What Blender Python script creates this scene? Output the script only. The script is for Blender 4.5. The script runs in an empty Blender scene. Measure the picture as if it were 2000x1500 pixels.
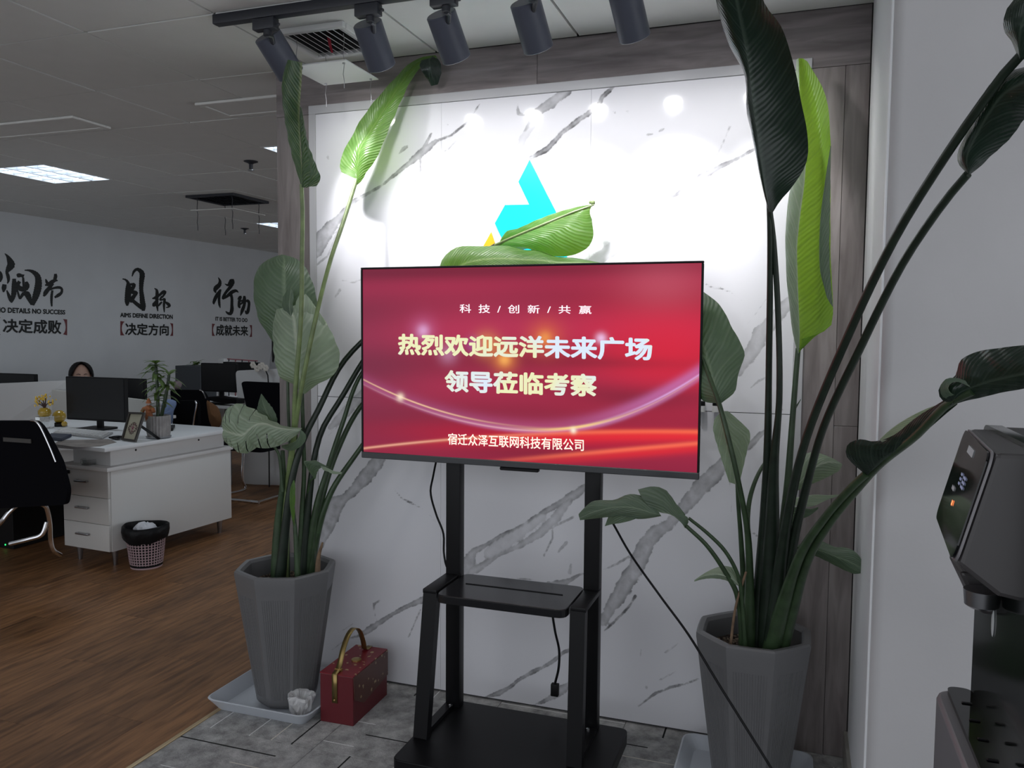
import bpy, bmesh, math, random
import numpy as np
from mathutils import Vector, Matrix
random.seed(7); rng = np.random.RandomState(7)
S = bpy.context.scene; COL = S.collection
PI = math.pi
# ------------------------------------------------------------------ camera
FPX, YAW, PIT, ROL, CH = 1597.3, math.radians(19.204), math.radians(3.818), math.radians(-.422), 1.48
FWD = Vector((-math.sin(YAW)*math.cos(PIT), math.cos(YAW)*math.cos(PIT), -math.sin(PIT)))
_r = Vector((math.cos(YAW), math.sin(YAW), 0)); _d = FWD.cross(_r)
RGT = math.cos(ROL)*_r + math.sin(ROL)*_d; DWN = -math.sin(ROL)*_r + math.cos(ROL)*_d
CAM = Vector((0, 0, CH))
cd = bpy.data.cameras.new('camera'); cam = bpy.data.objects.new('camera', cd); COL.objects.link(cam)
cd.sensor_width = 36; cd.lens = FPX*36/2000; cd.clip_start = .05; cd.clip_end = 100
cam.matrix_world = Matrix(((RGT.x, -DWN.x, -FWD.x, 0), (RGT.y, -DWN.y, -FWD.y, 0), (RGT.z, -DWN.z, -FWD.z, CH), (0, 0, 0, 1)))
S.camera = cam
# ------------------------------------------------------------------ world, exposure, room lights
S.view_settings.view_transform = 'Standard'; S.view_settings.look = 'None'
S.view_settings.exposure = 0; S.view_settings.gamma = 1; S.view_settings.use_curve_mapping = False
W = bpy.data.worlds.new('world'); S.world = W; W.use_nodes = True
W.node_tree.nodes['Background'].inputs[0].default_value = (.90, .94, 1, 1)
W.node_tree.nodes['Background'].inputs[1].default_value = 1.12
SPOT_POWER, SPOT_ANGLE, SPOT_BLEND = 27.0, 52, .75
TROFFER_POWER = 6

def P(px, py, ax, v):
    "the 3D point that the photograph shows at px, py, on the plane ax = v"
    q = FWD + RGT*((px-1000)/FPX) + DWN*((py-750)/FPX)
    i = 'XYZ'.index(ax); t = (v-CAM[i])/q[i]
    return CAM + q*t
WY = 2.978          # face of the marble wall
CZ = 2.553          # ceiling
WX = -7.1           # wall with the lettering

# ------------------------------------------------------------------ helpers
ORG = {}
def mesh_obj(name, V, F, mat=None, parent=None, smooth=False, uv=None, origin=None):
    V = [Vector(v) for v in V]
    if parent is not None: o0 = ORG[parent]
    elif origin is not None: o0 = Vector(origin)
    else:
        xs = [v.x for v in V]; ys = [v.y for v in V]; zs = [v.z for v in V]
        o0 = Vector(((min(xs)+max(xs))/2, (min(ys)+max(ys))/2, min(zs)))
    me = bpy.data.meshes.new(name); me.from_pydata([v-o0 for v in V], [], F)
    if uv is not None:
        l = me.uv_layers.new(name='UVMap')
        for lp in me.loops: l.data[lp.index].uv = uv[lp.vertex_index]
    me.update()
    if smooth:
        for p in me.polygons: p.use_smooth = True
    if mat: me.materials.append(mat)
    ob = bpy.data.objects.new(name, me); COL.objects.link(ob)
    if parent is not None: ob.parent = parent
    else: ob.location = o0
    ORG[ob] = o0
    return ob
def thing(name, label, cat, loc, group=None):
    o = bpy.data.objects.new(name, None); COL.objects.link(o); o.location = loc; o.empty_display_size = .05
    o['label'] = label; o['category'] = cat
    if group: o['group'] = group
    ORG[o] = Vector(loc); return o
def tag(o, label, cat, group=None):
    o['label'] = label; o['category'] = cat
    if group: o['group'] = group
    return o
def struct(o): o['kind'] = 'structure'; return o
def fixn(V, F):
    bm = bmesh.new(); vs = [bm.verts.new(v) for v in V]
    for f in F:
        try: bm.faces.new([vs[i] for i in f])
        except ValueError: pass
    bmesh.ops.recalc_face_normals(bm, faces=bm.faces)
    return bm
def from_bm(name, bm, mat, parent=None, smooth=False, origin=None):
    bm.verts.index_update()
    V = [v.co.copy() for v in bm.verts]; F = [[v.index for v in f.verts] for f in bm.faces]; bm.free()
    return mesh_obj(name, V, F, mat, parent, smooth, None, origin)
class G:
    "collects shapes of one part"
    def __init__(s): s.V = []; s.F = []
    def add(s, V, F):
        n = len(s.V); s.V += [Vector(v) for v in V]; s.F += [[i+n for i in f] for f in F]; return s
    def box(s, x0, x1, y0, y1, z0, z1):
        if x0 > x1: x0, x1 = x1, x0
        if y0 > y1: y0, y1 = y1, y0
        return s.add([(x0,y0,z0),(x1,y0,z0),(x1,y1,z0),(x0,y1,z0),(x0,y0,z1),(x1,y0,z1),(x1,y1,z1),(x0,y1,z1)],
                     [(0,3,2,1),(4,5,6,7),(0,1,5,4),(1,2,6,5),(2,3,7,6),(3,0,4,7)])
    def bbox(s, x0, x1, y0, y1, z0, z1, b=.004, seg=2):
        bm = bmesh.new(); bmesh.ops.create_cube(bm, size=1)
        for v in bm.verts: v.co = Vector(((x0+x1)/2+v.co.x*(x1-x0), (y0+y1)/2+v.co.y*(y1-y0), (z0+z1)/2+v.co.z*(z1-z0)))
        bmesh.ops.bevel(bm, geom=list(bm.edges), offset=b, segments=seg, affect='EDGES', profile=.5)
        bm.verts.index_update(); s.add([v.co.copy() for v in bm.verts], [[v.index for v in f.verts] for f in bm.faces]); bm.free(); return s
    def tube(s, pts, rad, n=10, caps=True):
        pts = [Vector(p) for p in pts]
        if not hasattr(rad, '__len__'): rad = [rad]*len(pts)
        up = None; V = []; F = []
        for i, p in enumerate(pts):
            t = (pts[min(i+1, len(pts)-1)]-pts[max(i-1, 0)]).normalized()
            if up is None:
                up = t.orthogonal().normalized()
            up = (up - t*up.dot(t)).normalized(); b = t.cross(up)
            for k in range(n):
                a = 2*PI*k/n; V.append(p + (up*math.cos(a)+b*math.sin(a))*rad[i])
        for i in range(len(pts)-1):
            for k in range(n):
                k2 = (k+1) % n; F.append((i*n+k, i*n+k2, (i+1)*n+k2, (i+1)*n+k))
        if caps: F.append(tuple(range(n))[::-1]); F.append(tuple((len(pts)-1)*n+k for k in range(n)))
        return s.add(V, F)
    def cyl(s, a, b, r, r2=None, n=20): return s.tube([a, b], [r, r if r2 is None else r2], n)
    def bar(s, a, b, w, h, side=(1,0,0)):
        a = Vector(a); b = Vector(b); t = (b-a).normalized(); x = Vector(side); x = (x-t*x.dot(t)).normalized(); y = t.cross(x)
        V = [p+x*(sx*w/2)+y*(sy*h/2) for p in (a, b) for sx, sy in ((-1,-1),(1,-1),(1,1),(-1,1))]
        return s.add(V, [(0,1,2,3),(7,6,5,4),(0,4,5,1),(1,5,6,2),(2,6,7,3),(3,7,4,0)])
    def lathe(s, c, prof, n=24, rot=0, caps=True):
        c = Vector(c); V = []; F = []
        for r, z in prof:
            for k in range(n):
                a = 2*PI*k/n+rot; V.append(c+Vector((r*math.cos(a), r*math.sin(a), z)))
        for i in range(len(prof)-1):
            for k in range(n):
                k2 = (k+1) % n; F.append((i*n+k, i*n+k2, (i+1)*n+k2, (i+1)*n+k))
        if caps: F.append(tuple(range(n))[::-1]); F.append(tuple((len(prof)-1)*n+k for k in range(n)))
        return s.add(V, F)
    def prism(s, pts, ext):
        pts = [Vector(p) for p in pts]; ext = Vector(ext); n = len(pts)
        V = pts+[p+ext for p in pts]
        return s.add(V, [tuple(range(n)), tuple(range(2*n-1, n-1, -1))]+[(i, i+n, (i+1) % n+n, (i+1) % n) for i in range(n)])
    def ball(s, c, r, sc=(1,1,1), u=14, v=9):
        bm = bmesh.new(); bmesh.ops.create_uvsphere(bm, u_segments=u, v_segments=v, radius=r)
        c = Vector(c); bm.verts.index_update()
        s.add([c+Vector((q.co.x*sc[0], q.co.y*sc[1], q.co.z*sc[2])) for q in bm.verts], [[q.index for q in f.verts] for f in bm.faces]); bm.free(); return s
    def make(s, name, mat, parent=None, smooth=False, origin=None, bevel=0, ang=35):
        bm = fixn(s.V, s.F)
        ob = from_bm(name, bm, mat, parent, False, origin)
        if smooth:
            for p in ob.data.polygons: p.use_smooth = True
            try: ob.data.set_sharp_from_angle(angle=math.radians(ang))
            except Exception: pass
        if bevel:
            m = ob.modifiers.new('bevel', 'BEVEL'); m.width = bevel; m.segments = 2; m.limit_method = 'ANGLE'
        return ob
def rounded(c, r, n=4):
    "round the corners of a planar polygon of 3D points"
    c = [Vector(p) for p in c]; out = []
    for i, p in enumerate(c):
        a = c[i-1]; b = c[(i+1) % len(c)]
        da = (a-p); db = (b-p); rr = min(r, da.length*.45, db.length*.45)
        p0 = p+da.normalized()*rr; p1 = p+db.normalized()*rr
        for k in range(n+1):
            t = k/n; out.append(p0*(1-t)**2+p*2*t*(1-t)+p1*t*t)
    return out
def catmull(pts, n):
    pts = [np.array(p, float) for p in pts]
    if len(pts) == 2: return [Vector(pts[0]*(1-t)+pts[1]*t) for t in np.linspace(0, 1, n)]
    d = [0]
    for a, b in zip(pts[:-1], pts[1:]): d.append(d[-1]+max(1e-6, float(np.linalg.norm(b-a))))
    d = np.array(d)/d[-1]; out = []
    for t in np.linspace(0, 1, n):
        i = min(len(pts)-2, max(0, int(np.searchsorted(d, t, side='right')-1)))
        h = d[i+1]-d[i]; s = (t-d[i])/h
        m0 = (pts[i+1]-pts[i-1])/(d[i+1]-d[i-1])*h if i > 0 else (pts[1]-pts[0])
        m1 = (pts[i+2]-pts[i])/(d[i+2]-d[i])*h if i < len(pts)-2 else (pts[-1]-pts[-2])
        out.append(Vector((2*s**3-3*s*s+1)*pts[i]+(s**3-2*s*s+s)*m0+(-2*s**3+3*s*s)*pts[i+1]+(s**3-s*s)*m1))
    return out
def YP(l):
    "list of (px, py, Y) -> points"
    return [P(a, b, 'Y', y) for a, b, y in l]

# ------------------------------------------------------------------ materials
def newmat(name):
    m = bpy.data.materials.new(name); m.use_nodes = True; nt = m.node_tree
    return m, nt, nt.nodes, nt.links, nt.nodes['Principled BSDF']
def mat(name, col, rough=.5, metal=0, var=0, scale=20, bump=0, bscale=None, stretch=None, emit=0, spec=None, trans=0, coat=0):
    m, nt, N, L, b = newmat(name)
    b.inputs['Base Color'].default_value = (*col, 1); b.inputs['Roughness'].default_value = rough; b.inputs['Metallic'].default_value = metal
    if spec is not None: b.inputs['Specular IOR Level'].default_value = spec
    if coat: b.inputs['Coat Weight'].default_value = coat; b.inputs['Coat Roughness'].default_value = .08
    if trans: b.inputs['Transmission Weight'].default_value = trans
    if emit: b.inputs['Emission Color'].default_value = (*col, 1); b.inputs['Emission Strength'].default_value = emit
    if var or bump:
        tc = N.new('ShaderNodeTexCoord'); mp = N.new('ShaderNodeMapping'); L.new(tc.outputs['Object'], mp.inputs[0])
        if stretch: mp.inputs['Scale'].default_value = stretch
        n = N.new('ShaderNodeTexNoise'); n.inputs['Scale'].default_value = scale; n.inputs['Detail'].default_value = 6; L.new(mp.outputs[0], n.inputs['Vector'])
        if var:
            r = N.new('ShaderNodeValToRGB'); L.new(n.outputs[0], r.inputs[0])
            r.color_ramp.elements[0].position = .3; r.color_ramp.elements[1].position = .7
            r.color_ramp.elements[0].color = (*[c*(1-var) for c in col], 1); r.color_ramp.elements[1].color = (*[min(1, c*(1+var)) for c in col], 1)
            L.new(r.outputs[0], b.inputs['Base Color'])
        if bump:
            n2 = n
            if bscale: n2 = N.new('ShaderNodeTexNoise'); n2.inputs['Scale'].default_value = bscale; n2.inputs['Detail'].default_value = 4; L.new(mp.outputs[0], n2.inputs['Vector'])
            bp = N.new('ShaderNodeBump'); bp.inputs['Strength'].default_value = bump; bp.inputs['Distance'].default_value = .01
            L.new(n2.outputs[0], bp.inputs['Height']); L.new(bp.outputs[0], b.inputs['Normal'])
    return m
M = {}
M['white'] = mat('white_laminate', (.74,.74,.74), .4)
M['wall'] = mat('painted_wall', (.62,.64,.66), .8, var=.03, scale=3, bump=.03, bscale=120)
M['greywall'] = mat('grey_painted_wall', (.56,.55,.56), .65, var=.04, scale=2.5, bump=.04, bscale=90)
M['wallwhite'] = mat('white_corner_paint', (.9,.91,.93), .35)
M['tile'] = mat('ceiling_tile', (.74,.74,.72), .9, var=.02, scale=8, bump=.08, bscale=200)
M['plenum'] = mat('ceiling_grid', (.04,.04,.04), .8)
M['black'] = mat('black_powder_coat', (.005,.005,.006), .42, spec=.25)
M['blackpl'] = mat('black_plastic', (.004,.004,.005), .5, spec=.25)
M['blackgl'] = mat('black_gloss', (.004,.004,.005), .06)
M['fabric'] = mat('black_mesh_fabric', (.004,.004,.006), .95, spec=.1)
M['chrome'] = mat('chrome', (.8,.8,.82), .18, 1)
M['steel'] = mat('brushed_steel', (.4,.4,.42), .3, 1)
M['track'] = mat('grey_track_paint', (.022,.024,.032), .45)
M['head'] = mat('slate_lamp_paint', (.075,.082,.11), .42)
M['gold'] = mat('gold_foil', (.55,.40,.16), .3, .9)
M['brass'] = mat('brass_strip', (.55,.42,.25), .38, .7)
M['pot'] = mat('grey_planter', (.145,.145,.15), .42, var=.05, scale=4)
M['rim'] = M['pot']
M['tray'] = mat('pale_plastic_tray', (.52,.55,.60), .4)
M['soil'] = mat('dark_soil', (.05,.035,.028), .95, var=.6, scale=60, bump=1, bscale=60)
M['pebble'] = mat('soil_pebble', (.22,.165,.12), .8, var=.4, scale=50)
M['red'] = mat('red_card', (.115,.008,.014), .45)
M['skin'] = mat('skin', (.42,.26,.20), .55)
M['hair'] = mat('black_hair', (.004,.0035,.004), .5, spec=.2)
M['paper'] = mat('white_tissue', (.75,.77,.82), .8, bump=.5, bscale=30)
M['bag'] = mat('black_bin_bag', (.006,.006,.007), .45, spec=.2, bump=.6, bscale=25)
M['pink'] = mat('pink_basket_plastic', (.42,.30,.32), .5)
M['glass'] = mat('clear_glass', (.9,.92,.92), .05, trans=1)
M['petiole'] = mat('green_petiole', (.035,.065,.028), .38, var=.3, scale=25)
M['petiole_l'] = mat('light_petiole', (.17,.23,.09), .4, var=.25, scale=25)
M['petiole_d'] = mat('dark_petiole', (.012,.022,.013), .4, var=.3, scale=25)
M['dry'] = mat('dried_stem', (.20,.13,.08), .8, var=.3, scale=40)

def leaf_mat(name, col, vein, trans_col, tw=.35, rough=.36, freq=70, bump=.28):
    m, nt, N, L, b = newmat(name)
    uv = N.new('ShaderNodeUVMap'); sp = N.new('ShaderNodeSeparateXYZ'); L.new(uv.outputs[0], sp.inputs[0])
    ab = N.new('ShaderNodeMath'); ab.operation = 'ABSOLUTE'; L.new(sp.outputs[0], ab.inputs[0])
    sl = N.new('ShaderNodeMath'); sl.operation = 'MULTIPLY_ADD'; L.new(ab.outputs[0], sl.inputs[0]); sl.inputs[1].default_value = -.12; L.new(sp.outputs[1], sl.inputs[2])
    tc = N.new('ShaderNodeTexCoord'); nz = N.new('ShaderNodeTexNoise'); nz.inputs['Scale'].default_value = 9; L.new(tc.outputs['Object'], nz.inputs['Vector'])
    ad = N.new('ShaderNodeMath'); ad.operation = 'MULTIPLY_ADD'; L.new(nz.outputs[0], ad.inputs[0]); ad.inputs[1].default_value = .03; L.new(sl.outputs[0], ad.inputs[2])
    mu = N.new('ShaderNodeMath'); mu.operation = 'MULTIPLY'; L.new(ad.outputs[0], mu.inputs[0]); mu.inputs[1].default_value = freq*6.283
    si = N.new('ShaderNodeMath'); si.operation = 'SINE'; L.new(mu.outputs[0], si.inputs[0])
    mu2 = N.new('ShaderNodeMath'); mu2.operation = 'MULTIPLY'; L.new(ad.outputs[0], mu2.inputs[0]); mu2.inputs[1].default_value = freq*.31*6.283
    si2 = N.new('ShaderNodeMath'); si2.operation = 'SINE'; L.new(mu2.outputs[0], si2.inputs[0])
    av = N.new('ShaderNodeMath'); av.operation = 'ADD'; L.new(si.outputs[0], av.inputs[0]); L.new(si2.outputs[0], av.inputs[1])
    mr = N.new('ShaderNodeMapRange'); L.new(av.outputs[0], mr.inputs[0]); mr.inputs[1].default_value = .4; mr.inputs[2].default_value = 2.0
    # midrib
    mid = N.new('ShaderNodeMapRange'); L.new(ab.outputs[0], mid.inputs[0]); mid.inputs[1].default_value = .02; mid.inputs[2].default_value = .09; mid.inputs[3].default_value = 1; mid.inputs[4].default_value = 0
    mx0 = N.new('ShaderNodeMath'); mx0.operation = 'MULTIPLY'; L.new(mr.outputs[0], mx0.inputs[0]); mx0.inputs[1].default_value = .45
    mx = N.new('ShaderNodeMath'); mx.operation = 'MAXIMUM'; L.new(mx0.outputs[0], mx.inputs[0]); L.new(mid.outputs[0], mx.inputs[1])
    c0 = N.new('ShaderNodeMixRGB'); L.new(nz.outputs[0], c0.inputs[0]); c0.inputs[1].default_value = (*[c*.75 for c in col], 1); c0.inputs[2].default_value = (*[c*1.25 for c in col], 1)
    c1 = N.new('ShaderNodeMixRGB'); L.new(mx.outputs[0], c1.inputs[0]); L.new(c0.outputs[0], c1.inputs[1]); c1.inputs[2].default_value = (*vein, 1)
    L.new(c1.outputs[0], b.inputs['Base Color']); b.inputs['Roughness'].default_value = rough
    bp = N.new('ShaderNodeBump'); bp.inputs['Strength'].default_value = bump; bp.inputs['Distance'].default_value = .003; L.new(av.outputs[0], bp.inputs['Height']); L.new(bp.outputs[0], b.inputs['Normal'])
    tr = N.new('ShaderNodeBsdfTranslucent')
    ct = N.new('ShaderNodeMixRGB'); L.new(mr.outputs[0], ct.inputs[0]); ct.inputs[1].default_value = (*trans_col, 1); ct.inputs[2].default_value = (*[c*.8 for c in trans_col], 1)
    L.new(ct.outputs[0], tr.inputs[0]); L.new(bp.outputs[0], tr.inputs['Normal'])
    ms = N.new('ShaderNodeMixShader'); ms.inputs[0].default_value = tw
    L.new(b.outputs[0], ms.inputs[1]); L.new(tr.outputs[0], ms.inputs[2]); L.new(ms.outputs[0], N['Material Output'].inputs[0])
    return m
M['leaf'] = leaf_mat('leaf_green', (.075,.17,.04), (.25,.36,.14), (.30,.55,.04), .32)
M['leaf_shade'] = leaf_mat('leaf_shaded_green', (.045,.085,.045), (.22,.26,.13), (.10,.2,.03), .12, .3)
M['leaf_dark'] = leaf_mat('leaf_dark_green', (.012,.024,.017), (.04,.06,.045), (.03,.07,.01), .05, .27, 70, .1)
M['leaf_pale'] = leaf_mat('leaf_pale_underside', (.27,.34,.25), (.48,.54,.42), (.22,.34,.08), .22, .42, 45)
M['leaf_mid'] = leaf_mat('leaf_mid_green', (.10,.145,.10), (.20,.26,.18), (.10,.22,.03), .2, .4, 50)
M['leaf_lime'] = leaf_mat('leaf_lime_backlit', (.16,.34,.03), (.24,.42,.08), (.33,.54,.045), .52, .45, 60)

def wood_mat(name, c1, c2, rough, stretch, scale=6, rnd=True, coat=0):
    m, nt, N, L, b = newmat(name)
    tc = N.new('ShaderNodeTexCoord'); mp = N.new('ShaderNodeMapping'); L.new(tc.outputs['Object'], mp.inputs[0]); mp.inputs['Scale'].default_value = stretch
    oi = N.new('ShaderNodeObjectInfo'); cm = N.new('ShaderNodeCombineXYZ'); mm = N.new('ShaderNodeMath'); mm.operation = 'MULTIPLY'; mm.inputs[1].default_value = 37.
    L.new(oi.outputs['Random'], mm.inputs[0]); L.new(mm.outputs[0], cm.inputs[0]); L.new(mm.outputs[0], cm.inputs[2]); L.new(cm.outputs[0], mp.inputs['Location'])
    n = N.new('ShaderNodeTexNoise'); n.inputs['Scale'].default_value = scale; n.inputs['Detail'].default_value = 8; n.inputs['Distortion'].default_value = .6; L.new(mp.outputs[0], n.inputs[0])
    n2 = N.new('ShaderNodeTexNoise'); n2.inputs['Scale'].default_value = scale*.25; n2.inputs['Detail'].default_value = 3; L.new(mp.outputs[0], n2.inputs[0])
    a = N.new('ShaderNodeMath'); a.operation = 'MULTIPLY_ADD'; L.new(n.outputs[0], a.inputs[0]); a.inputs[1].default_value = .65; 
    a3 = N.new('ShaderNodeMath'); a3.operation = 'MULTIPLY'; a3.inputs[1].default_value = .35; L.new(n2.outputs[0], a3.inputs[0]); L.new(a3.outputs[0], a.inputs[2])
    r = N.new('ShaderNodeValToRGB'); L.new(a.outputs[0], r.inputs[0]); r.color_ramp.elements[0].position = .36; r.color_ramp.elements[1].position = .64
    r.color_ramp.elements[0].color = (*c1, 1); r.color_ramp.elements[1].color = (*c2, 1)
    hv = N.new('ShaderNodeHueSaturation'); mr = N.new('ShaderNodeMapRange'); L.new(oi.outputs['Random'], mr.inputs[0]); mr.inputs[3].default_value = .8; mr.inputs[4].default_value = 1.15
    L.new(mr.outputs[0], hv.inputs['Value']); L.new(r.outputs[0], hv.inputs['Color']); L.new(hv.outputs[0], b.inputs['Base Color'])
    b.inputs['Roughness'].default_value = rough; b.inputs['Specular IOR Level'].default_value = .28
    bp = N.new('ShaderNodeBump'); bp.inputs['Strength'].default_value = .12; bp.inputs['Distance'].default_value = .002; L.new(n.outputs[0], bp.inputs['Height']); L.new(bp.outputs[0], b.inputs['Normal'])
    return m
M['floorwood'] = wood_mat('laminate_floor', (.135,.062,.026), (.32,.155,.065), .5, (9, 1, 1), 5)
M['greywood'] = wood_mat('grey_oak_panel', (.18,.155,.152), (.30,.27,.265), .5, (6, 1, .7), 6)
M['greywood_h'] = wood_mat('grey_oak_panel_across', (.15,.13,.13), (.27,.24,.24), .5, (.7, 1, 6), 6)

# ------------------------------------------------------------------ marble: a vein distance field on a grid, broken up by noise in the shader
VEINS = [  # (darkness, edge emphasis, [(px, py, width px)...])
 (.75,.3,[(1108,176,16),(1075,202,20),(1045,222,14),(1028,258,12),(1012,290,9),(1006,330,4)]),
 (.2,0,[(1050,225,16),(1022,270,14),(1008,305,14)]),
 (1,.2,[(1199,168,7),(1176,190,9),(1168,208,9),(1132,233,10),(1095,262,9),(1070,290,10),(1030,312,8),(1003,345,6),(975,372,4),(962,395,3)]),
 (.28,.3,[(1020,318,14),(1000,350,18),(966,392,20),(944,436,22),(928,470,26),(915,500,26)]),
 (.8,0,[(937,203,2),(915,237,3),(882,264,4),(850,276,5)]),(.75,.4,[(852,275,8),(830,292,15),(812,308,13),(798,320,9),(770,342,6),(746,362,5),(715,380,7),(690,394,8),(668,418,12),(650,440,22),(632,462,30),(620,490,22),(612,506,10)]),
 (.8,0,[(842,262,4),(830,285,9),(820,300,6),(822,330,4),(820,345,5),(806,360,3)]),(.5,0,[(692,398,6),(665,440,5),(640,500,4),(615,520,3)]),
 (.55,0,[(893,274,2),(875,292,3),(862,298,2)]),(.4,0,[(882,330,1.5),(860,355,2)]),
 (.7,.3,[(1476,290,5),(1440,310,6),(1402,328,9),(1372,344,12),(1345,362,9),(1322,380,6),(1300,388,4)]),
 (.33,.5,[(1292,400,10),(1268,420,20),(1240,445,30),(1205,478,26),(1170,505,22),(1130,530,20)]),
 (.4,0,[(1348,366,2),(1338,385,3),(1320,412,3),(1290,440,3),(1262,462,2)]),(.5,0,[(1426,246,3),(1412,280,3),(1396,312,2),(1388,325,1)]),
 (.5,.5,[(1560,578,16),(1543,588,20),(1515,620,22),(1487,648,26),(1473,680,26),(1456,705,20),(1444,730,10)]),
 (.5,.2,[(1500,735,3),(1482,744,5),(1466,757,2)]),
 (.7,.4,[(1500,838,4),(1487,848,10),(1462,872,12),(1442,884,8),(1415,902,20),(1395,926,28),(1375,944,30),(1350,974,28),(1330,997,20),(1305,1026,20),(1280,1040,26),(1262,1062,30),(1250,1090,30),(1240,1115,28),(1222,1138,28),(1210,1162,26),(1194,1185,22),(1177,1215,18)]),
 (.9,0,[(1241,1164,5),(1232,1180,4),(1222,1192,4),(1202,1212,5),(1180,1232,3)]),(.6,0,[(1180,1112,3),(1208,1100,5),(1232,1084,3)]),
 (.75,.6,[(1150,946,12),(1120,968,18),(1088,986,12),(1060,1002,10),(1028,1024,10),(1000,1038,8),(980,1046,8),(950,1064,8),(924,1078,14),(915,1100,28),(900,1128,20),(875,1145,12),(852,1157,14),(825,1172,12),(800,1182,8),(767,1199,7),(740,1217,10),(718,1232,12),(700,1242,5),(678,1248,3),(647,1270,3)]),
 (.55,.5,[(1110,980,14),(1085,1012,20),(1052,1044,16),(1010,1068,10),(975,1082,8),(945,1104,12),(920,1118,14)]),
 (.3,.3,[(1060,1008,16),(1020,1036,22),(985,1062,26),(955,1080,22)]),
 (.55,.2,[(1120,1010,4),(1095,1022,5),(1078,1030,4),(1080,1050,3),(1062,1086,3)]),(.5,0,[(1106,1060,7),(1090,1078,4)]),
 (.75,.4,[(748,880,24),(736,904,27),(715,930,27),(693,955,20),(675,972,16),(657,984,30),(648,1008,30),(636,1033,28),(628,1056,18),(622,1080,8)]),
 (.75,0,[(771,956,1.5),(783,972,3),(804,983,4),(826,994,1.5)]),(.5,0,[(840,1006,2),(850,1018,2)]),(.5,0,[(864,1024,3),(884,1022,3)]),
 (.8,0,[(743,1172,3),(730,1180,5),(731,1195,2),(736,1212,3)]),(.5,0,[(690,1218,2),(668,1232,2)]),(.6,0,[(822,1190,3),(806,1225,2),(798,1245,3)]),
 (.8,.2,[(1127,1264,8),(1100,1274,6),(1080,1292,8),(1058,1304,6),(1036,1314,8),(1010,1330,6),(996,1342,6),(975,1354,10),(948,1362,3)]),
 (.7,.3,[(1122,1328,5),(1100,1346,16),(1080,1360,12),(1062,1370,6),(1040,1378,3)]),
 (.5,0,[(988,1129,2),(1020,1131,3),(1046,1132,2)]),(.7,.3,[(1046,1140,4),(1068,1144,14),(1096,1142,16),(1116,1132,8),(1132,1122,4),(1152,1119,3)]),(.4,0,[(1116,1102,3),(1112,1118,8)]),
 (.75,0,[(1364,1326,3),(1335,1337,4),(1310,1342,5),(1296,1348,3),(1280,1354,5),(1262,1368,3),(1246,1380,2)]),(.5,0,[(1320,1312,3),(1304,1320,3),(1286,1329,2)]),
 (.45,0,[(1324,1256,2),(1310,1268,4),(1300,1274,3)]),(.5,0,[(1253,1268,3),(1250,1282,3)]),(.75,0,[(1377,554,2),(1392,562,3),(1408,563,3),(1430,572,2),(1448,588,2)]),
 (.5,.2,[(712,765,14),(690,788,20),(668,812,18),(645,835,10)]),(.5,0,[(670,822,2),(640,852,2)]),(.5,0,[(1264,263,5),(1275,262,2)]),(.5,0,[(1289,256,4),(1296,252,3)]),(.4,0,[(1225,218,4),(1228,219,3)]),
 (.6,0,[(780,300,3),(788,290,8),(796,286,4)]),(.4,0,[(640,306,6),(642,310,4)]),(.5,0,[(1425,902,3),(1428,1000,1)]),(.6,0,[(1290,1015,2),(1300,1028,4)]),
 (.4,0,[(1500,580,1),(1455,640,1)]),(.6,0,[(1470,1040,3),(1482,1050,4),(1490,1058,3)]),(.45,0,[(668,548,3),(690,552,3),(706,546,2)]),(.45,0,[(655,580,4),(664,566,6)]),
 (.5,0,[(1010,200,4),(1012,222,5),(1028,226,3),(1040,220,3)]),
]
def marble_panel(name, x0, x1, z0, z1, parent, mt):
    st = .008; nx = max(2, int((x1-x0)/st)); nz = max(2, int((z1-z0)/st))
    xs = np.linspace(x0, x1, nx+1); zs = np.linspace(z0, z1, nz+1)
    X, Z = np.meshgrid(xs, zs); A = np.full(X.shape, -1.0); B = np.zeros(X.shape); C_ = np.full(X.shape, .15)
    for dark, edge, pl in VEINS:
        pts = [(P(a, b, 'Y', WY), w) for a, b, w in pl]
        for (p, wp), (q, wq) in zip(pts[:-1], pts[1:]):
            sc = .5*(p-CAM).length/FPX
            ax, az, bx, bz = p.x, p.z, q.x, q.z; L2 = (bx-ax)**2+(bz-az)**2+1e-9
            t = np.clip(((X-ax)*(bx-ax)+(Z-az)*(bz-az))/L2, 0, 1)
            d = np.hypot(X-(ax+t*(bx-ax)), Z-(az+t*(bz-az)))
            v = ((wp+(wq-wp)*t)*sc*1.05 - d)
            m = v > A; A = np.where(m, v, A); B = np.where(m, dark, B); C_ = np.where(m, np.clip(.07+11*(wp+(wq-wp)*t)*sc, 0, .32), C_)
    V = [(float(x), 0, float(z)) for z in zs for x in xs]
    n = nx+1; F = [(j*n+i, j*n+i+1, (j+1)*n+i+1, (j+1)*n+i) for j in range(nz) for i in range(nx)]
    # side skirt
    k = len(V); V += [(x0, .012, z0), (x1, .012, z0), (x1, .012, z1), (x0, .012, z1)]
    c = [0, nx, nz*n+nx, nz*n]
    for i in range(4):
        j = (i+1) % 4; F.append((c[i], k+i, k+j, c[j]))
    me_o = mesh_obj(name, [(a, WY+b, z) for a, b, z in V], F, mt, parent)
    at = me_o.data.attributes.new('vein', 'FLOAT_VECTOR', 'POINT')
    dat = np.zeros((len(V), 3), np.float32); dat[:k, 0] = A.ravel()*10; dat[:k, 1] = B.ravel(); dat[:k, 2] = C_.ravel(); dat[k:, 0] = -10
    at.data.foreach_set('vector', dat.ravel())
    return me_o
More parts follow.
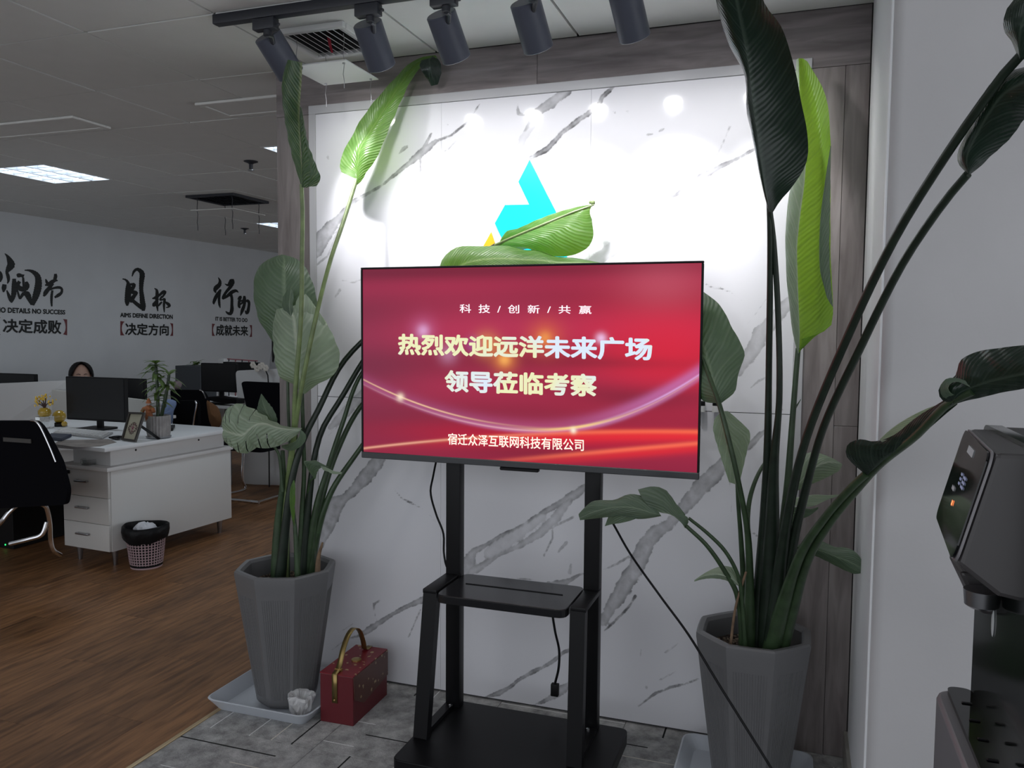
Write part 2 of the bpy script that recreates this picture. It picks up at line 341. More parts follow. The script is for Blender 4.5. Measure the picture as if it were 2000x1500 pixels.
def marble_mat():
    m, nt, N, L, b = newmat('veined_marble')
    at = N.new('ShaderNodeAttribute'); at.attribute_name = 'vein'; sp = N.new('ShaderNodeSeparateXYZ'); L.new(at.outputs['Vector'], sp.inputs[0])
    g = N.new('ShaderNodeNewGeometry')
    n1 = N.new('ShaderNodeTexNoise'); n1.inputs['Scale'].default_value = 30; n1.inputs['Detail'].default_value = 7; n1.inputs['Roughness'].default_value = .65; L.new(g.outputs['Position'], n1.inputs['Vector'])
    s = N.new('ShaderNodeMath'); s.operation = 'SUBTRACT'; L.new(n1.outputs[0], s.inputs[0]); s.inputs[1].default_value = .5
    s2 = N.new('ShaderNodeMath'); s2.operation = 'MULTIPLY_ADD'; L.new(s.outputs[0], s2.inputs[0]); L.new(sp.outputs[2], s2.inputs[1]); L.new(sp.outputs[0], s2.inputs[2])
    mask = N.new('ShaderNodeMapRange'); mask.interpolation_type = 'SMOOTHSTEP'; L.new(s2.outputs[0], mask.inputs[0]); mask.inputs[1].default_value = -.02; mask.inputs[2].default_value = .03
    edge = N.new('ShaderNodeMapRange'); L.new(s2.outputs[0], edge.inputs[0]); edge.inputs[1].default_value = .02; edge.inputs[2].default_value = .14; edge.inputs[3].default_value = 1.0; edge.inputs[4].default_value = .6
    n2 = N.new('ShaderNodeTexNoise'); n2.inputs['Scale'].default_value = 30; n2.inputs['Detail'].default_value = 5; L.new(g.outputs['Position'], n2.inputs['Vector'])
    v2 = N.new('ShaderNodeMapRange'); L.new(n2.outputs[0], v2.inputs[0]); v2.inputs[1].default_value = .3; v2.inputs[2].default_value = .7; v2.inputs[3].default_value = .45; v2.inputs[4].default_value = 1.2
    a = N.new('ShaderNodeMath'); a.operation = 'MULTIPLY'; L.new(mask.outputs[0], a.inputs[0]); L.new(edge.outputs[0], a.inputs[1])
    a2 = N.new('ShaderNodeMath'); a2.operation = 'MULTIPLY'; L.new(a.outputs[0], a2.inputs[0]); L.new(v2.outputs[0], a2.inputs[1])
    a3 = N.new('ShaderNodeMath'); a3.operation = 'MULTIPLY'; L.new(a2.outputs[0], a3.inputs[0]); L.new(sp.outputs[1], a3.inputs[1])
    cl = N.new('ShaderNodeClamp'); L.new(a3.outputs[0], cl.inputs[0])
    # faint clouding and scattered specks
    n3 = N.new('ShaderNodeTexNoise'); n3.inputs['Scale'].default_value = 2.2; n3.inputs['Detail'].default_value = 4; L.new(g.outputs['Position'], n3.inputs['Vector'])
    c0 = N.new('ShaderNodeMixRGB'); L.new(n3.outputs[0], c0.inputs[0]); c0.inputs[1].default_value = (.72,.72,.765,1); c0.inputs[2].default_value = (.80,.80,.84,1)
    vo = N.new('ShaderNodeTexVoronoi'); vo.inputs['Scale'].default_value = 7; L.new(g.outputs['Position'], vo.inputs['Vector'])
    sk = N.new('ShaderNodeMapRange'); n4 = N.new('ShaderNodeMath'); n4.operation = 'MULTIPLY_ADD'; L.new(s.outputs[0], n4.inputs[0]); n4.inputs[1].default_value = .35; L.new(vo.outputs['Distance'], n4.inputs[2])
    L.new(n4.outputs[0], sk.inputs[0]); sk.inputs[1].default_value = .0; sk.inputs[2].default_value = .03; sk.inputs[3].default_value = .35; sk.inputs[4].default_value = 0
    mxx = N.new('ShaderNodeMath'); mxx.operation = 'MAXIMUM'; L.new(cl.outputs[0], mxx.inputs[0]); L.new(sk.outputs[0], mxx.inputs[1])
    c1 = N.new('ShaderNodeMixRGB'); L.new(mxx.outputs[0], c1.inputs[0]); L.new(c0.outputs[0], c1.inputs[1]); c1.inputs[2].default_value = (.12,.12,.125,1)
    L.new(c1.outputs[0], b.inputs['Base Color']); b.inputs['Roughness'].default_value = .09; b.inputs['Specular IOR Level'].default_value = .35
    return m
M['marble'] = marble_mat()
M['trim'] = mat('white_metal_trim', (.50,.50,.52), .25)
# ================================================================== THE ROOM
XL = P(603, 210, 'Y', WY).x; XR = P(1587, 110, 'Y', WY).x; ZT = (P(603, 210, 'Y', WY).z+P(1587, 110, 'Y', WY).z)/2
XP = P(546, 400, 'Y', WY+.02).x        # free left end of the feature wall
XC = .205                              # side face of the right-hand column
YC = 2.31                              # its front face
XD = P(1703, 60, 'Y', WY).x            # right end of the oak
# floor: slab, laminate planks, carpet tiles, metal strip
floor = struct(G().box(WX-.2, 2.5, -3.0, 12, -.1, -.012).make('floor', M['plenum']))
pl0 = None; PW, PLN = .195, 1.215
def share(proto, loc, rot=0):
    c = proto.copy(); COL.objects.link(c); c.location = loc; c.rotation_euler[2] = rot; c.parent = proto.parent; return c
XF = -2.075
pm = G().box(-PW/2+.0005, PW/2-.0005, -PLN/2+.0005, PLN/2-.0005, -.012, 0).make('plank', M['floorwood'], floor, origin=None)
fo = ORG[floor]
def shift_mesh(o, d):
    for v in o.data.vertices: v.co += Vector(d)
shift_mesh(pm, fo)                     # mesh data now sits at the part's own origin
used = False; cnt = 0
for i in range(26):
    x = XF-.006-PW*(i+.5); off = (i*.43 % 1)*PLN
    for j in range(12):
        y = -1.2+off+PLN*j
        if y > 11: continue
        # keep the planks the picture can show
        xa = (CAM.x-x); ang = math.degrees(math.atan2(-x, max(.01, y+.6)))
        if ang > 62 or ang < 8 or y < .4: continue
        if not used: pm.location = Vector((x, y, 0))-fo; used = True
        else: share(pm, Vector((x, y, 0))-fo)
        cnt += 1
print('planks', cnt)
def carpet_mat():
    m, nt, N, L, b = newmat('grey_carpet')
    tc = N.new('ShaderNodeTexCoord'); sp = N.new('ShaderNodeSeparateXYZ'); L.new(tc.outputs['Object'], sp.inputs[0])
    n = N.new('ShaderNodeTexNoise'); n.inputs['Scale'].default_value = 12; n.inputs['Detail'].default_value = 9; n.inputs['Roughness'].default_value = .7; L.new(tc.outputs['Object'], n.inputs[0])
    nf = N.new('ShaderNodeTexNoise'); nf.inputs['Scale'].default_value = 170; nf.inputs['Detail'].default_value = 3; L.new(tc.outputs['Object'], nf.inputs[0])
    r = N.new('ShaderNodeValToRGB'); L.new(n.outputs[0], r.inputs[0]); r.color_ramp.elements[0].color = (.155,.153,.152,1); r.color_ramp.elements[1].color = (.58,.575,.57,1)
    r.color_ramp.elements[0].position = .3; r.color_ramp.elements[1].position = .72
    oi = N.new('ShaderNodeObjectInfo'); last = r.outputs[0]
    for k, (x, w, c) in enumerate(((-.19,.0012,(.75,.75,.75)),(-.10,.0018,(.008,.008,.008)),(-.02,.0012,(.7,.7,.7)),(.075,.0012,(.7,.66,.58)),(.16,.0018,(.008,.008,.008)))):
        a = N.new('ShaderNodeMath'); a.operation = 'SUBTRACT'; L.new(sp.outputs[0], a.inputs[0]); a.inputs[1].default_value = x
        ab = N.new('ShaderNodeMath'); ab.operation = 'ABSOLUTE'; L.new(a.outputs[0], ab.inputs[0])
        mr = N.new('ShaderNodeMapRange'); L.new(ab.outputs[0], mr.inputs[0]); mr.inputs[1].default_value = w; mr.inputs[2].default_value = w*2.6; mr.inputs[3].default_value = 1; mr.inputs[4].default_value = 0
        # each line breaks off at its own place
        cb = N.new('ShaderNodeCombineXYZ'); ya = N.new('ShaderNodeMath'); ya.operation = 'MULTIPLY_ADD'; L.new(sp.outputs[1], ya.inputs[0]); ya.inputs[1].default_value = 1.6; ya.inputs[2].default_value = k*7.3
        rd = N.new('ShaderNodeMath'); rd.operation = 'MULTIPLY'; L.new(oi.outputs['Random'], rd.inputs[0]); rd.inputs[1].default_value = 50
        L.new(ya.outputs[0], cb.inputs[0]); L.new(rd.outputs[0], cb.inputs[1])
        nb = N.new('ShaderNodeTexNoise'); nb.inputs['Scale'].default_value = .8; nb.inputs['Detail'].default_value = 0; L.new(cb.outputs[0], nb.inputs[0])
        st = N.new('ShaderNodeMath'); st.operation = 'GREATER_THAN'; L.new(nb.outputs[0], st.inputs[0]); st.inputs[1].default_value = .5
        mu = N.new('ShaderNodeMath'); mu.operation = 'MULTIPLY'; L.new(mr.outputs[0], mu.inputs[0]); L.new(st.outputs[0], mu.inputs[1])
        mx = N.new('ShaderNodeMixRGB'); L.new(mu.outputs[0], mx.inputs[0]); L.new(last, mx.inputs[1]); mx.inputs[2].default_value = (*c, 1); last = mx.outputs[0]
    L.new(last, b.inputs['Base Color']); b.inputs['Roughness'].default_value = .95; b.inputs['Specular IOR Level'].default_value = .1
    bp = N.new('ShaderNodeBump'); bp.inputs['Strength'].default_value = .8; bp.inputs['Distance'].default_value = .004; L.new(nf.outputs[0], bp.inputs['Height']); L.new(bp.outputs[0], b.inputs['Normal'])
    return m
M['carpet'] = carpet_mat()
CT = .5
cm_ = G().bbox(-CT/2+.0008, CT/2-.0008, -CT/2+.0008, CT/2-.0008, -.012, 0, .0015, 1).make('carpet_tile', M['carpet'], floor); shift_mesh(cm_, fo)
first = True
for i in range(6):
    for j in range(5):
        x = XF+.003+CT*(i+.5); y = 2.41+CT*(j-3+.5)+.5
        if y > WY+.2: continue
        if x > 1.1: continue
        rot = PI/2 if (i+j) % 2 else 0
        loc = Vector((x, y, 0))-fo
        if first: cm_.location = loc; cm_.rotation_euler[2] = rot; first = False
        else: share(cm_, loc, rot)
struct(G().bbox(XF-.012, XF+.006, .6, WY-.01, -.005, .004, .002).make('trim_1', M['brass']))
# feature wall: carcass, oak planks, marble, white trim
wb = struct(G().box(XP+.004, XC, WY+.02, WY+.14, 0, CZ+.02).make('wall_back', M['plenum']))
def oak(x0, x1, z0, z1, across=False, y=None):
    G().bbox(x0+.0006, x1-.0006, WY+.004, WY+.02, z0+.0006, z1-.0006, .001, 1).make('oak_panel', M['greywood_h' if across else 'greywood'], wb)
ztop = P(1640, 128, 'Y', WY).z
oak(XP, (XP+XD)/2, ztop, CZ, True); oak((XP+XD)/2, XD, ztop, CZ, True)
oak(XP, XL+.01, .0, 1.3); oak(XP, XL+.01, 1.3, ztop)
xm = P(1633, 700, 'Y', WY).x
oak(XR-.01, xm, .0, ztop); oak(xm, XD, .0, 1.16); oak(xm, XD, 1.16, ztop)
G().box(XL, XR, WY+.012, WY+.02, .0, ztop).make('backing_board', M['plenum'], wb)
TW = .032
zs = P(1450, 806, 'Y', WY).z
xa, xb = XL+TW, XR-TW; zt = ZT-TW*1.1
xs1 = P(862, 300, 'Y', WY).x; xs2 = xs1+(xs1-XL)
for (u0, u1) in ((xa, xs1), (xs1, xs2), (xs2, xb)):
    for (w0, w1) in ((.008, zs), (zs, zt)):
        marble_panel('marble_panel', u0+.0004, u1-.0004, w0+.0012, w1-.0012, wb, M['marble'])
g = G().bbox(XL, XR, WY-.004, WY+.012, zt, ZT, .0015, 1); g.make('trim_strip', M['trim'], wb)
G().bbox(XL, XL+TW, WY-.004, WY+.012, .005, zt, .0015, 1).make('trim_strip', M['trim'], wb)
G().bbox(XR-TW, XR, WY-.004, WY+.012, .005, zt, .0015, 1).make('trim_strip', M['trim'], wb)
# column on the right with a bull-nosed corner
cc = [Vector((XC, WY+.14, 0)), Vector((XC, YC+.03, 0))]
for k in range(7):
    a = PI+k/6*PI/2; cc.append(Vector((XC+.03+.03*math.cos(a), YC+.03+.03*math.sin(a), 0)))
cc += [Vector((2.4, YC, 0)), Vector((2.4, WY+.14, 0))]
def colmat():
    m = mat('column_paint', (.56,.55,.56), .6, var=.05, scale=2.2, bump=.04, bscale=90)
    return m
struct(G().prism(cc, (0, 0, CZ)).make('wall_right', colmat(), smooth=True))
struct(G().bbox(XC-.004, XC+.02, YC+.02, WY-.02, .0, 2.553, .004).make('trim_2', M['wallwhite']))
bb = G().bbox(XC-.016, XC-.003, YC+.06, WY, 0, .10, .002)
struct(bb.make('baseboard_right', mat('tile_baseboard', (.28,.27,.24), .3)))
# office walls
wl = struct(G().box(WX-.12, WX, -.5, 12, 0, CZ+.05).make('wall_left', M['wall']))
struct(G().box(WX-.12, 2.4, 12, 12.1, 0, CZ+.05).make('wall_far', M['wall']))
struct(G().bbox(WX, WX+.012, 3.0, 12, 0, .09, .002).make('baseboard_left', M['white']))
# ceiling
ceil = struct(G().box(WX-.1, 2.45, -.5, 12.1, CZ+.03, CZ+.06).make('ceiling', M['plenum']))
co = ORG[ceil]
GX0, GPX, GY0, GPY = -.79, .567, 2.98, .597
def cell(i, j): return GX0-GPX*(i+1), GX0-GPX*i, GY0+GPY*j, GY0+GPY*(j+1)
TROF = {(7, 2), (3, 2), (7, 7), (3, 7), (11, 2), (-1, -5), (3, -4)}
HOLE = set()
tl = G().box(-GPX/2+.0045, GPX/2-.0045, -GPY/2+.0045, GPY/2-.0045, 0, .016).make('ceiling_tile', M['tile'], ceil); shift_mesh(tl, co)
usedt = False; nt_ = 0; far = G()
for i in range(-4, 12):
    for j in range(-5, 15):
        if (i, j) in TROF: continue
        x0, x1, y0, y1 = cell(i, j); xc = (x0+x1)/2; yc = (y0+y1)/2
        if x1 <= WX+.01 and i > 10: continue
        if i < -1 and yc > 3: continue
        if xc > XP and yc > 3.1: continue
        if xc > 1.4: continue
        vis = y1 > 1.0 and math.degrees(math.atan2(-x1, max(.01, y1))) < 60 and yc < 11.6
        z = CZ+random.uniform(-.0015, .0015)
        if vis:
            loc = Vector((xc, yc, z))-co
            if not usedt: tl.location = loc; usedt = True
            else: share(tl, loc)
            nt_ += 1
        else: far.box(x0+.004, x1-.004, y0+.004, y1-.004, CZ, CZ+.014)
print('tiles', nt_)
fo_ = far.make('tile_field', M['tile'], ceil); fo_['kind'] = 'stuff'
# panel between grid end and walls
G().box(WX, GX0-GPX*11-.004, -.5, 12, CZ+.001, CZ+.014).make('perimeter_strip', M['tile'], ceil)
# ------------------------------------------------------------------ troffers
M['lampglow'] = mat('troffer_glow', (.75,.87,1), .5, emit=3.5)
M['louvre'] = mat('louvre_metal', (.62,.64,.68), .35, .3)
def troffer(i, j, label, full=True):
    x0, x1, y0, y1 = cell(i, j); t = thing('ceiling_light', label, 'light', ((x0+x1)/2, (y0+y1)/2, CZ), 'square louvred lights in the office ceiling')
    g = G(); w = .018
    for a in ((x0+.004, x1-.004, y0+.004, y0+w), (x0+.004, x1-.004, y1-w, y1-.004), (x0+.004, x0+w, y0+w, y1-w), (x1-w, x1-.004, y0+w, y1-w)): g.box(*a, CZ-.003, CZ+.02)
    g.make('frame', M['white'], t)
    G().box(x0+w, x1-w, y0+w, y1-w, CZ+.022, CZ+.028).make('reflector', M['lampglow'], t)
    for k in range(1, 3):
        x = x0+(x1-x0)*k/3; G().box(x-.008, x+.008, y0+w, y1-w, CZ-.002, CZ+.022).make('louvre', M['louvre'], t)
    for k in range(1, 5):
        y = y0+(y1-y0)*k/5; G().box(x0+w, x1-w, y-.004, y+.004, CZ+.004, CZ+.022).make('louvre', M['louvre'], t)
    l = bpy.data.lights.new('troffer_light', 'AREA'); l.shape = 'SQUARE'; l.size = .5; l.energy = TROFFER_POWER; l.color = (.85,.93,1)
    lo = bpy.data.objects.new('troffer_light', l); COL.objects.link(lo); lo.location = ((x0+x1)/2, (y0+y1)/2, CZ-.01)
troffer(7, 2, 'lit louvred square ceiling light at the left edge of the picture')
troffer(3, 2, 'lit square ceiling light just left of the wall end, upper one')
troffer(7, 7, 'lit square ceiling light far back beside the wall end, lower one')
# ------------------------------------------------------------------ flush vents with a bevelled frame
def slot_vent(x0, x1, y0, y1, label):
    t = thing('ceiling_vent', label, 'vent', ((x0+x1)/2, (y0+y1)/2, CZ-.012)); g = G(); w = .035
    for a in ((x0, x1, y0, y0+w), (x0, x1, y1-w, y1), (x0, x0+w, y0+w, y1-w), (x1-w, x1, y0+w, y1-w)): g.box(*a, CZ-.014, CZ-.001)
    g.make('frame', M['tile'], t, bevel=.004)
    G().box(x0+w+.004, x1-w-.004, y0+w+.004, y1-w-.004, CZ-.010, CZ-.002).make('cover', M['tile'], t)
slot_vent(-5.0, -3.52, 3.27, 3.52, 'long flush vent cover in the ceiling at the left edge')
slot_vent(-2.76, -1.95, 3.27, 3.52, 'long flush vent cover in the ceiling meeting the feature wall')
# ------------------------------------------------------------------ sprinklers
for px, py, lb in ((490, 315, 'sprinkler head on the office ceiling, nearer one above the hanging deflector'), (478, 446, 'sprinkler head far back on the office ceiling beside a ceiling light')):
    p = P(px, py, 'Z', CZ); t = thing('sprinkler', lb, 'sprinkler', p, 'ceiling sprinklers')
    G().lathe(p, [(.045, 0), (.045, -.004), (.018, -.014), (.012, -.02), (.012, -.05)], 16).make('base', M['track'], t, True)
    G().lathe(p, [(.006, -.05), (.02, -.055), (.02, -.059), (.004, -.062)], 12).make('deflector', M['steel'], t, True)
# ------------------------------------------------------------------ air diffusers with hung deflector plates
def diffuser(x0, x1, y0, y1, label, dark=False):
    t = thing('air_diffuser', label, 'vent', ((x0+x1)/2, (y0+y1)/2, CZ-.02)); g = G(); w = .022
    fm = M['white'] if not dark else M['track']
    for a in ((x0, x1, y0, y0+w), (x0, x1, y1-w, y1), (x0, x0+w, y0+w, y1-w), (x1-w, x1, y0+w, y1-w)): g.box(*a, CZ-.022, CZ-.001)
    g.make('frame', fm, t, bevel=.003)
    G().box(x0+w, x1-w, y0+w, y1-w, CZ-.003, CZ-.001).make('duct', M['blackpl'], t)
    n = 9
    for k in range(n):
        x = x0+w+(x1-x0-2*w)*(k+.5)/n
        G().bar((x, y0+w, CZ-.014), (x, y1-w, CZ-.014), .016, .002, (-.85, 0, .52)).make('slat', fm, t)
    return t
dv = diffuser(-1.82, -1.53, 2.57, 2.86, 'white square louvred air diffuser above the track lights')
diffuser(-4.75, -4.28, 5.5, 5.97, 'dark square air diffuser far back in the office ceiling', True)
def plate(c, s, rods, label, zt, m=None):
    t = thing('air_deflector', label, 'deflector', c, 'hung air deflector plates')
    x, y, z = c; m = m or M['white']
    G().bbox(x-s, x+s, y-s, y+s, z-.002, z+.003, .001, 1).make('plate', m, t)
    for sx in (-1, 1):
        for sy in (-1, 1):
            px, py = x+sx*s*.82, y+sy*s*.82
            g = G(); n = 9
            pts = [(px+.002*math.sin(k*2.1), py+.002*math.cos(k*1.7), z-rods+(zt-z+rods)*k/(n-1)) for k in range(n)]
            g.tube(pts, .0012 if s < .15 else .003, 5).make('cord', M['steel'] if s < .15 else M['track'], t)
            G().cyl((px, py, z-.006), (px, py, z-.002), .005, n=8).make('knob', M['steel'], t)
    return t
plate((-1.665, 2.735, 2.432), .12, .09, 'small white plate hung on cords under the near air diffuser', CZ-.02)
plate((-4.5, 5.72, 2.43), .21, .16, 'grey plate hung on cords far back in the office', CZ-.02, M['tile'])
a = P(598, 68, 'Z', CZ-.02)
rb = YP([(640, 60, 2.7), (642, 75, 2.69), (644, 88, 2.69), (648, 103, 2.68)])
g = G(); n = len(rb); 
for w in (0,): g.add([p+Vector((-.008+.002*i, 0, 0)) for i, p in enumerate(rb)]+[p+Vector((.008-.001*i, .002, 0)) for i, p in enumerate(rb)], [(i, i+1, n+i+1, n+i) for i in range(n-1)])
rbo = g.make('ribbon', mat('red_ribbon', (.35,.02,.04), .6)); m_ = rbo.modifiers.new('s', 'SOLIDIFY'); m_.thickness = .001
tag(rbo, 'short red ribbon tied to the near air diffuser grille', 'ribbon')
# ------------------------------------------------------------------ light track and five spotlights
TY = 2.40
tr = G().bbox(-1.93, 1.2, TY-.018, TY+.018, CZ-.034, CZ-.001, .003).make('light_track', M['track'], smooth=True)
tag(tr, 'long dark grey ceiling track carrying the spotlights', 'track')
M['bulb'] = mat('led_disc', (1,.98,.97), .5, emit=200)
def spot(mx, my_px, top_px, idx, label):
    mouth = P(mx[0], mx[1], 'Y', 2.565); top = P(top_px[0], top_px[1], 'Y', 2.462)
    ax = (mouth-top).normalized(); L_ = .150; top = mouth-ax*L_
    t = thing('track_spotlight', label, 'spotlight', (top.x, TY, CZ-.034), 'spotlights along the ceiling track')
    jx = top.x+.045
    G().bbox(jx-.045, jx+.040, TY-.017, TY+.017, CZ-.072, CZ-.0345, .003).make('adapter', M['track'], t, True)
    G().bbox(jx+.042, jx+.052, TY-.006, TY+.006, CZ-.060, CZ-.052, .001, 1).make('lock_tab', M['track'], t)
    hinge = top+ax*.012+Vector((0, 0, .004))
    G().cyl((jx+.005, TY, CZ-.073), (jx+.005, TY, CZ-.09), .014, n=14).make('collar', M['track'], t, True)
    G().tube([(jx+.005, TY, CZ-.088), (jx+.005, TY+.02, hinge.z-.02), hinge+Vector((.02, 0, -.035))], .009, 10).make('joint', M['track'], t, True)
    R_ = .049
    s1 = ax.orthogonal().normalized(); s2 = ax.cross(s1)
    def ring(c, r, n=32): return [c+(s1*math.cos(2*PI*k/n)+s2*math.sin(2*PI*k/n))*r for k in range(n)]
    rows = [ring(top, .001), ring(top, R_-.003), ring(top+ax*.003, R_), ring(mouth-ax*.002, R_), ring(mouth, R_-.002), ring(mouth, R_-.006), ring(mouth-ax*.042, R_-.012)]
    V = [v for r in rows for v in r]; n = 32
    F = [(i*n+k, i*n+(k+1) % n, (i+1)*n+(k+1) % n, (i+1)*n+k) for i in range(len(rows)-1) for k in range(n)]
    G().add(V, F).make('head', M['head'], t, True)
    c = mouth-ax*.040; rr = ring(c, .029, 24)
    G().add([c]+rr, [(0, 1+k, 1+(k+1) % 24) for k in range(24)]).make('lens', M['bulb'], t)
    l = bpy.data.lights.new('spot_beam', 'SPOT'); l.energy = SPOT_POWER*(.5 if idx == 5 else 1); l.spot_size = math.radians(SPOT_ANGLE); l.spot_blend = SPOT_BLEND; l.shadow_soft_size = .02; l.color = (1, .985, 1)
    lo = bpy.data.objects.new('spot_beam', l); COL.objects.link(lo); lo.location = mouth+ax*.002
    lo.rotation_euler = ax.to_track_quat('-Z', 'Y').to_euler()
spot((569, 146), 0, (519, 64), 0, 'leftmost of the grey spotlights on the track')
spot((746, 131), 0, (715, 38), 1, 'second spotlight from the left on the track')
spot((892, 115), 0, (858, 18), 2, 'third spotlight from the left, tilted left of the emblem')
spot((1052, 96), 0, (1022, -10), 3, 'fourth spotlight from the left, right above the emblem')
spot((1240, 74), 0, (1214, -36), 4, 'fifth spotlight from the left, beside the tall dark leaf')
spot((1446, 52), 0, (1424, -66), 5, 'sixth spotlight, right at the end and hidden behind the tall dark leaf')
# ================================================================== TV CART, TELEVISION
TVY = 2.63
st = thing('tv_cart', 'black steel rolling stand carrying the red television', 'tv stand', (-.86, 2.5, 0))
bx0, bx1, by0, by1 = -1.195, -.515, 2.275, 2.735
bp = rounded([(bx0, by0, .055), (bx1, by0, .055), (bx1, by1, .055), (bx0, by1, .055)], .03)
G().prism(bp, (0, 0, .045)).make('base_plate', M['black'], st, True, bevel=.003)
for x in (bx0+.05, bx1-.05):
    for y in (by0+.05, by1-.05):
        w = G().cyl((x-.012, y, .026), (x+.012, y, .026), .026, n=18).make('caster', M['blackpl'], st, True)
        G().box(x-.016, x+.016, y-.012, y+.012, .03, .055).make('caster_fork', M['steel'], st)
pxl, pxr = -1.152, -.640
zsh = .585
for x in (pxl, pxr):
    G().bbox(x-.027, x+.027, 2.67, 2.715, .10, 1.45, .003).make('post', M['black'], st, True)
    s = -1 if x < -.9 else 1
    G().bar((x+s*.012, 2.44, .10), (x+s*.002, 2.50, zsh), .05, .035, (1, 0, 0)).make('front_leg', M['black'], st, True)
    G().bar((x+s*.012, 2.44, .108), (x+s*.012, 2.67, .108), .030, .014).make('foot_rail', M['black'], st)
    G().bbox(x-.026+s*.004, x+.026+s*.004, 2.482, 2.70, zsh-.004, zsh+.012, .003).make('side_bracket', M['black'], st, True)
    G().lathe((x+.0, 2.655, .115), [(.007, 0), (.007, .004), (.003, .006)], 10).make('bolt', M['chrome'], st)
sp_ = rounded([(pxl+.028, 2.455, zsh-.022), (pxr-.03, 2.455, zsh-.022), (pxr-.03, 2.715, zsh-.022), (pxl+.028, 2.715, zsh-.022)], .035)
G().prism(sp_, (0, 0, .028)).make('shelf', mat('black_glossy_shelf', (.012,.012,.014), .2), st, True, bevel=.003)
G().box(pxl+.08, pxr-.08, 2.60, 2.603, zsh+.006, zsh+.0085).make('shelf_ridge', M['black'], st)
G().box(-1.2, -.58, 2.655, 2.669, 1.30, 1.36).make('wall_mount_bar', M['black'], st)
# television
c4 = [P(705, 520, 'Y', TVY), P(1376, 512, 'Y', TVY), P(1364, 938, 'Y', TVY), P(705, 893, 'Y', TVY)]
tx0 = (c4[0].x+c4[3].x)/2; tx1 = (c4[1].x+c4[2].x)/2; tz1 = (c4[0].z+c4[1].z)/2; tz0 = (c4[2].z+c4[3].z)/2
tv = thing('television', 'large flat television showing a red Chinese welcome slide', 'television', ((tx0+tx1)/2, TVY, tz0))
g = G(); b = .007; zb = tz0+.022
for a in ((tx0, tx1, tz1-b, tz1), (tx0, tx0+b, zb, tz1-b), (tx1-b, tx1, zb, tz1-b)): g.bbox(a[0], a[1], TVY, TVY+.012, a[2], a[3], .0015, 1)
g.make('bezel', M['blackpl'], tv)
G().bbox(tx0, tx1, TVY-.001, TVY+.014, tz0, zb, .002, 1).make('bottom_bezel', mat('grey_bottom_bezel', (.045,.047,.052), .35), tv)
G().bbox(tx0+.003, tx1-.003, TVY+.012, TVY+.03, tz0+.003, tz1-.003, .004, 1).make('back_cover', M['blackpl'], tv)
G().bbox((tx0+tx1)/2-.24, (tx0+tx1)/2+.24, TVY+.03, TVY+.04, tz0+.05, tz0+.4, .004, 1).make('rear_housing', M['blackpl'], tv)
lx = P(1013, 915, 'Y', TVY).x
G().bbox(lx-.07, lx+.07, TVY, TVY+.02, tz0-.012, tz0, .003, 1).make('sensor_bar', M['blackpl'], tv)
# slide shown on the panel: colours worked out per vertex of a fine grid
nx, nz = 480, 270
U, Vv = np.meshgrid(np.linspace(0, 1, nx+1), np.linspace(0, 1, nz+1))   # v runs downwards
def ga(x, s): return np.exp(-(x/s)**2)
col = np.zeros(U.shape+(3,))
base = np.array([.36, .018, .06]); 
for k in range(3): col[..., k] = base[k]
band = .5+.5*np.sin(Vv*21+U*1.1+np.sin(U*3)*.6)
col *= (.72+.45*band*ga(Vv-.35, .5))[..., None]
def addc(w, c):
    for k in range(3): col[..., k] = col[..., k]*(1-np.clip(w, 0, 1))+c[k]*np.clip(w, 0, 1)
addc(.85*ga(Vv-.02, .05)*ga(U-.3, .9), (.13,.008,.025)); addc(.6*ga(U, .22)*ga(Vv-.5, .5), (.14,.025,.06))
addc(.75*ga(U-.92, .25)*ga(Vv-.42, .28), (.75,.012,.04)); addc(.35*ga(U-.9, .12)*ga(Vv-.1, .12), (.62,.14,.2)); addc(.35*ga(U-.35, .3)*ga(Vv-.25, .2), (.48,.035,.1))
addc(.7*ga(U-.85, .3)*ga(Vv-(.63+.02*np.sin(U*9)), .07), (.16,.008,.03)); addc(.55*ga(Vv-.87, .06)*ga(U-.55, .4), (.55,.0,.02)); addc(.6*ga(Vv-.95, .04)*ga(U-.55, .25), (.2,.01,.03))
addc(.55*ga(Vv-.48, .03)*ga(U-.65, .3), (.22,.01,.03))
# sweeping ribbons
def ribbon(f, w, c, amp, ug, us, up=False):
    d = Vv-f(U); prof = np.where(d < 0, ga(d, w), ga(d, w*.35)) if up else ga(d, w)
    addc(amp*prof*ga(U-ug, us), c)
arc = lambda u: .845-1.08*(u-.56)**2*np.where(u < .56, .62, 1.15)-.0*u
arc2 = lambda u: .63+.0*u+.42*u-.22*u**2-.02*np.sin(u*6)
f1 = lambda u: .60+.76*u-.70*u*u
f1 = lambda u: .83-.72*(u-.55)**2-np.where(u > .55, .72*(u-.55)**2, 0)
ribbon(f1, .045, (.42,.10,.26), .55, .5, .8, True); ribbon(lambda u: f1(u)+.01, .012, (.55,.2,.42), .7, .6, .5)
ribbon(lambda u: f1(u)-.03, .03, (.55,.16,.42), .7, .95, .22); ribbon(lambda u: f1(u)-.012, .004, (.95,.6,.35), .9, .18, .25); ribbon(lambda u: f1(u)+.015*(1-u), .0035, (.9,.55,.5), .6, .6, .5)
ribbon(lambda u: f1(u)-.002, .006, (1,.72,.25), .95, .66, .12); ribbon(lambda u: f1(u)-.01, .005, (.8,.5,.9), .7, .95, .15)
lo1 = lambda u: .985-.30*u+.12*u*u; ribbon(lo1, .012, (1,.22,.09), .95, .95, .55); ribbon(lambda u: lo1(u)+.02, .03, (.85,.02,.03), .8, .9, .5); ribbon(lambda u: lo1(u)-.003, .006, (.9,.45,.3), .8, .1, .35)
